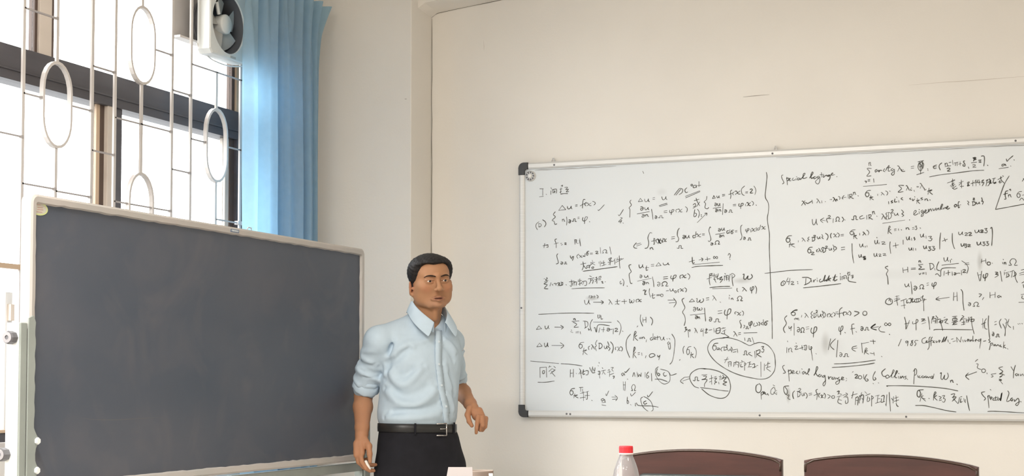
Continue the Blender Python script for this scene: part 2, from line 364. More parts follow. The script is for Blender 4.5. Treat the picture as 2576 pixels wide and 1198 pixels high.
# ------------------------------------------------------------------ burglar grille in the window reveal
XG = -3.82
gr = thing('window_grille', (XG, 5.25, 0.96), 'white steel window grille with bars, loops and short cross rods', 'grille')
FLAT = dict(seg=4)
def vbar(y, z0, z1, name='bar'):
    bm = bmesh.new(); bx(bm, XG - 0.004, XG + 0.004, y - 0.008, y + 0.008, z0, z1); return part(name, bm, M['bar'], gr)
def loop(y, zt, zb, hw=0.083):
    bm = bmesh.new(); pts = []
    zc1, zc2 = zt - hw * 1.3, zb + hw * 1.3
    for k in range(0, 13):
        a = math.pi * k / 12; pts.append((XG, y - hw * math.cos(a), zc1 + (zt - zc1) * math.sin(a)))
    for k in range(0, 13):
        a = math.pi * k / 12; pts.append((XG, y + hw * math.cos(a), zc2 - (zc2 - zb) * math.sin(a)))
    pts.append(pts[0])
    n = len(pts); ri, ro = [], []
    P_ = [Vector(p) for p in pts[:-1]]; m_ = len(P_)
    rings = []
    for i, p in enumerate(P_):
        d = (P_[(i + 1) % m_] - P_[i - 1]).normalized(); s = d.cross(Vector((1, 0, 0))).normalized()
        rings.append([bm.verts.new(p + s * a_ * 0.0055 + Vector((b_ * 0.009, 0, 0))) for a_, b_ in ((-1, -1), (1, -1), (1, 1), (-1, 1))])
    for i in range(m_):
        A, B = rings[i], rings[(i + 1) % m_]
        for k in range(4): bm.faces.new((A[k], A[(k + 1) % 4], B[(k + 1) % 4], B[k]))
    return part('loop', bm, M['bar'], gr)
for y in (4.235, 4.80, 5.215, 5.365, 5.77, 5.915, 6.325): vbar(y, 1.0, 3.08)
for y, segs in ((4.995, [(2.436, 3.08), (1.79, 2.115), (1.0, 1.15)]), (6.12, [(2.436, 2.606), (1.79, 2.115), (1.0, 1.15)]), (5.548, [(2.08, 2.453), (1.0, 1.76)]), (4.43, [(2.08, 2.453), (1.0, 1.76)])):
    for a, b in segs: vbar(y, a, b)
for y in (4.995, 6.12): loop(y, 2.436, 2.115); loop(y, 1.79, 1.15)
for y in (5.548, 4.43): loop(y, 2.77, 2.453); loop(y, 2.08, 1.76); vbar(y, 2.77, 3.08)
def rod(y0, y1, z):
    bm = bmesh.new(); bx(bm, XG - 0.004, XG + 0.004, y0, y1, z - 0.003, z + 0.003); bx(bm, XG - 0.006, XG + 0.006, y1 - 0.012, y1, z - 0.005, z + 0.005)
    return part('rod', bm, M['bar_rod'], gr)
for y0, y1, z in ((4.80, 4.995, 2.606), (4.235, 4.35, 2.606), (4.23, 4.80, 2.126), (4.80, 4.912, 2.289), (5.075, 5.215, 2.287), (5.215, 5.365, 2.466), (5.215, 5.365, 2.133), (5.365, 5.77, 2.285), (5.63, 5.77, 2.613),
                  (5.77, 5.915, 2.465), (5.915, 6.037, 2.277), (5.915, 6.345, 2.603), (6.203, 6.34, 2.282), (5.77, 5.915, 2.127), (4.80, 4.995, 1.955), (4.995, 5.215, 1.948), (6.12, 6.37, 1.947), (5.365, 5.77, 1.948), ): rod(y0, y1, z)
pbox('rail', XG - 0.012, XG + 0.012, 4.02, 4.817, 1.637, 1.655, M['frame_tan'], gr)
for z in (1.0, 3.075): pbox('rail', XG - 0.01, XG + 0.01, 4.0, 6.47, z - 0.01, z + 0.01, M['bar'], gr)
pbox('rail', XG - 0.01, XG + 0.01, 6.30, 6.50, 1.940, 1.956, M['bar'], gr)

# ------------------------------------------------------------------ exhaust fan
fy, fz, fh = 6.102, 2.810, 0.155
fan = thing('exhaust_fan', (-3.745, fy, fz - fh), 'square white exhaust fan mounted high in the window beside the curtain', 'fan')
bm = bmesh.new()
def sq(x, h, n=48):
    out = []
    for k in range(n):
        a = 2 * math.pi * (k + .5) / n; c, s_ = math.cos(a), math.sin(a); q = h / max(abs(c), abs(s_))
        out.append(bm.verts.new((x, fy + c * q, fz + s_ * q)))
    return out
def ci(x, r, n=48): return [bm.verts.new((x, fy + math.cos(2 * math.pi * (k + .5) / n) * r, fz + math.sin(2 * math.pi * (k + .5) / n) * r)) for k in range(n)]
def bridge(A, B):
    n = len(A)
    for k in range(n): bm.faces.new((A[k], A[(k + 1) % n], B[(k + 1) % n], B[k]))
rs = [sq(-3.810, fh), sq(-3.750, fh), sq(-3.745, fh - .005), ci(-3.747, 0.134), ci(-3.751, 0.131), ci(-3.752, 0.1315), ci(-3.81, 0.1315)]
for A, B in zip(rs, rs[1:]): bridge(A, B)
bridge(rs[-1], rs[0])
part('fan_frame', bm, M['fan_white'], fan)
bm = bmesh.new()
lathe(bm, [(0.1305, 0.047), (0.126, 0.03), (0.124, -0.02), (0.122, -0.045)], 48, close=False, mtx=Matrix.Translation((-3.80, fy, fz)) @ Matrix.Rotation(R90, 4, 'Y'))
part('duct', bm, M['fan_dark'], fan, smooth=True)
bm = bmesh.new(); lathe(bm, [(0.0, 0.004), (0.125, 0.004), (0.125, -0.004), (0.0, -0.004)], 40, close=False, mtx=Matrix.Translation((-3.850, fy, fz)) @ Matrix.Rotation(R90, 4, 'Y'))
part('shutter', bm, M['fan_dark'], fan)
bm = bmesh.new(); lathe(bm, [(0.040, -0.05), (0.044, 0.0), (0.043, 0.006), (0.038, 0.010), (0.0, 0.012)], 32, close=False, mtx=Matrix.Translation((-3.765, fy, fz)) @ Matrix.Rotation(R90, 4, 'Y'))
part('hub', bm, M['fan_white'], fan, smooth=True)
for k in range(5):
    bm = bmesh.new(); a0 = math.radians(20 + 72 * k); grid = []
    for i in range(6):
        r = 0.03 + 0.085 * i / 5; row = []
        for j in range(6):
            w_ = (j / 5 - .5); aa = a0 + w_ * (0.95 - 0.1 * i / 5); ww = w_ * (1 - 0.25 * (i == 5))
            row.append(bm.verts.new((-3.788 + 0.026 * w_, fy + r * math.cos(aa), fz + r * math.sin(aa))))
        grid.append(row)
    for i in range(5):
        for j in range(5): bm.faces.new((grid[i][j], grid[i][j + 1], grid[i + 1][j + 1], grid[i + 1][j]))
    part('blade', bm, M['fan_blade'], fan, smooth=True)
bm = bmesh.new(); tube(bm, [(-3.76, fy - .124, fz + .09), (-3.765, fy - .06, fz + .07)], 0.003, 6); tube(bm, [(-3.765, fy - .075, fz + .085), (-3.768, fy - .05, fz + .035)], 0.008, 6)
part('bracket', bm, M['fan_white'], fan)
pbox('badge', -3.7485, -3.7435, fy + 0.01, fy + 0.055, fz - fh + .006, fz - fh + .016, M['fan_blade'], fan)
pbox('mounting_board', XW + 0.002, XW + 0.012, 5.86, 6.45, 2.72, 3.05, M['bar'], fan, bevel=0.001)
pbox('mounting_ledge', XW + 0.012, XW + 0.06, 5.86, 6.05, 2.712, 2.722, M['bar'], fan, bevel=0.001)
bm = bmesh.new(); tube(bm, spline([(-3.81, 5.945, 2.70), (-3.805, 5.955, 2.675), (-3.80, 5.991, 2.662), (-3.80, 6.056, 2.645), (-3.79, 6.155, 2.638), (-3.78, 6.239, 2.648), (-3.77, 6.32, 2.672), (-3.77, 6.42, 2.71)], 5), 0.0035, 6)
part('power_cord', bm, M['white_plastic'], fan, smooth=True)

# ------------------------------------------------------------------ curtain
cur = thing('curtain', (-3.64, 6.4, 0.35), 'gathered light blue curtain hanging beside the window next to the corner column', 'curtain')
def curtain_mesh(back=False):
    NU, NV = 220, 70; verts = []; faces = []
    y0, y1 = (6.088, 6.80) if not back else (6.255, 6.79); zt, zb = 3.045, 0.35
    folds = [(0.00, -.4), (0.04, .75), (0.10, .55), (0.125, -.9), (0.155, -.7), (0.26, .55), (0.33, .95), (0.345, -.55), (0.40, -1.0), (0.455, .2), (0.475, 1.0), (0.57, .5), (0.66, .85), (0.685, -.45), (0.74, .15), (0.76, .9), (0.83, .45), (0.86, -.6), (0.90, .35), (1.0, -.5)]
    fu = np.array([f[0] for f in folds]); fv = np.array([f[1] for f in folds])
    us = np.linspace(0, 1, NU)
    def prof(u):
        i = np.clip(np.searchsorted(fu, u) - 1, 0, len(fu) - 2); t = (u - fu[i]) / (fu[i + 1] - fu[i]); t = t * t * (3 - 2 * t); return fv[i] * (1 - t) + fv[i + 1] * t
    for j in range(NV):
        v = j / (NV - 1); z = zt + (zb - zt) * v
        hdr = max(0, 1 - (zt - z) / 0.30)
        for u in us:
            uu = u + 0.016 * math.sin(3.1 * v + 9 * u) * v + 0.02 * v * (u - .3) * math.sin(14 * u)
            f = prof(np.clip(uu, 0, 1))
            amp = 0.042 * (0.65 + 0.35 * min(1, v * 3)) * (1 + .15 * math.sin(7 * u + 5 * v))
            # pinch pleats near the heading
            pin = 0.018 * hdr * math.cos(2 * math.pi * u * 9)
            x = (-3.655 + amp * f * (1 - .35 * hdr) + pin) if not back else (-3.715 + .018 * math.sin(40 * u + 2 * v))
            sp = 1 + 0.115 * max(0, 1 - (zt - z) / 0.17) ** 1.3 * (u ** 6)
            y = y0 + (y1 - y0) * u * sp + 0.006 * math.sin(12 * u + 3 * v) * min(1, v * 4)
            y += 0.012 * v * math.sin(4 * v) * (1 - u)
            verts.append((x, y, z + 0.004 * math.cos(2 * math.pi * u * 9) * hdr))
    for j in range(NV - 1):
        for i in range(NU - 1):
            a = j * NU + i; faces.append((a, a + 1, a + NU + 1, a + NU))
    me = bpy.data.meshes.new('curtain_cloth'); me.from_pydata(verts, [], faces); me.update(); return me
cc = link('cloth', curtain_mesh(), M['curtain'], cur, smooth=True); cc.matrix_parent_inverse = cur.matrix_basis.inverted()
c2_ = link('cloth', curtain_mesh(True), M['curtain'], cur, smooth=True); c2_.matrix_parent_inverse = cur.matrix_basis.inverted()  # extra back layer added to darken the right part against the window
bm = bmesh.new(); tube(bm, [(-3.757, 3.6, 3.02), (-3.757, 6.80, 3.02)], 0.008, 10)
rail = thing('curtain_rail', (-3.757, 5.3, 3.01), 'slim white curtain rail fixed to the wall above the window', 'curtain rail')
part('rail', bm, M['white_plastic'], rail, smooth=True)
for y in (3.7, 6.72): pbox('bracket', XL, -3.757, y - .01, y + .01, 3.012, 3.028, M['white_plastic'], rail)
# ------------------------------------------------------------------ whiteboard on the front wall
BX0, BZ0, BW, BH = -2.789, 1.060, 3.3, 1.219      # lower left corner, width, height
YS = 7.190                                        # writing surface
wb = thing('whiteboard', (BX0 + BW / 2, YF, BZ0), 'large aluminium framed whiteboard covered in handwritten equations', 'whiteboard')
bm = bmesh.new(); bx(bm, BX0 + .02, BX0 + BW - .02, YS, YF - .001, BZ0 + .02, BZ0 + BH - .02); part('writing_surface', bm, M['whiteboard'], wb)
def bar_x(name, x0, x1, z0, z1, parent):
    bm = bmesh.new(); p = [(YF - .001, z0), (YS - .006, z0), (YS - .010, z0 + .008), (YS - .010, z1 - .008), (YS - .006, z1), (YF - .001, z1)]
    prism(bm, p, 0, x0, x1); return part(name, bm, M['alu'], parent)
FWd = 0.031
bar_x('frame_rail', BX0 + .048, BX0 + BW - .048, BZ0, BZ0 + FWd, wb); bar_x('frame_rail', BX0 + .048, BX0 + BW - .048, BZ0 + BH - FWd, BZ0 + BH, wb)
for xa in (BX0, BX0 + BW - .028):
    bm = bmesh.new(); prism(bm, [(xa, YF - .001), (xa, YS - .006), (xa + .008, YS - .010), (xa + .020, YS - .010), (xa + .028, YS - .006), (xa + .028, YF - .001)], 2, BZ0 + .055, BZ0 + BH - .055)
    part('frame_stile', bm, M['alu'], wb)
def corner(cx_, cz_, sx, sz):
    bm = bmesh.new(); R_ = .048; w_ = .030; h_ = .060
    out = [(0, h_), (0, .026)] + [(.026 - .026 * math.cos(a), .026 - .026 * math.sin(a)) for a in [math.pi / 2 * k / 6 for k in range(1, 7)]] + [(R_, 0), (R_, w_ + .002), (w_ + .006, w_ + .002), (w_, w_ + .010), (w_, h_)]
    pts = [(cx_ + sx * a, cz_ + sz * b) for a, b in out]
    prism(bm, pts, 1, YS - .013, YF - .001); return part('corner_cap', bm, M['black_plastic'], wb, bevel=.0015)
corner(BX0 - .002, BZ0 + BH + .002, 1, -1); corner(BX0 - .002, BZ0 - .002, 1, 1); corner(BX0 + BW + .002, BZ0 + BH + .002, -1, -1); corner(BX0 + BW + .002, BZ0 - .002, -1, 1)
for x, z in ((-2.608, 2.262), (-1.555, 2.262), (-0.5, 2.262), (-2.547, 1.076), (-2.529, 1.075), (-1.623, 1.076), (-0.975, 1.075), (-2.776, 1.581)):
    bm = bmesh.new(); lathe(bm, [(.0045, 0), (.0045, .002), (.002, .0032)], 12, mtx=Matrix.Translation((x, YS - .0098, z)) @ Matrix.Rotation(R90, 4, 'X'))
    part('screw', bm, M['knob_dark'], wb)
for x in (-2.622, -1.546, -0.2):
    bm = bmesh.new(); tube(bm, [(x - .011, YS + .015, BZ0 + BH - .002), (x - .002, YS + .016, BZ0 + BH + .020), (x + .002, YS + .016, BZ0 + BH + .020), (x + .009, YS + .015, BZ0 + BH - .002)], .0022, 6)
    part('hook', bm, M['steel'], wb)
# thin dark lines just under the top rail
bm = bmesh.new(); fissure(bm, [(x, YS, BZ0 + BH - .037 + random.uniform(-.002, .001)) for x in np.linspace(-2.71, -2.3, 14)], .0016, (0, -1, 0)); part('dark_line', bm, mat('line_grey', (.34, .34, .33), .6), wb)
bm = bmesh.new(); fissure(bm, [(x, YS, BZ0 + BH - .036 + random.uniform(-.0015, .001)) for x in np.linspace(-1.54, -0.0, 30)], .0013, (0, -1, 0)); part('dark_line', bm, bpy.data.materials['line_grey'], wb)
# round magnet with a ring of dark windows
mg = thing('magnet', (-2.732, YS, 2.215), 'round silver magnet with dark ring of windows at the whiteboard corner', 'magnet')
bm = bmesh.new(); lathe(bm, [(.026, 0), (.026, .005), (.022, .008), (0, .008)], 32, close=False, mtx=Matrix.Translation((-2.732, YS, 2.215)) @ Matrix.Rotation(R90, 4, 'X')); part('disc', bm, M['alu'], mg)
bm = bmesh.new(); lathe(bm, [(.009, .008), (.009, .012), (.006, .014), (0, .0145)], 24, close=False, mtx=Matrix.Translation((-2.732, YS, 2.215)) @ Matrix.Rotation(R90, 4, 'X')); part('knob', bm, M['white_plastic'], mg, smooth=True)
for k in range(9):
    bm = bmesh.new(); a = 2 * math.pi * k / 9; q = []
    for da, rr in ((-.20, .0125), (.20, .0125), (.27, .0225), (-.27, .0225)): q.append((-2.732 + rr * math.cos(a + da), 2.215 + rr * math.sin(a + da)))
    prism(bm, q, 1, YS - .0092, YS - .0078); part('segment', bm, M['knob_dark'], mg)

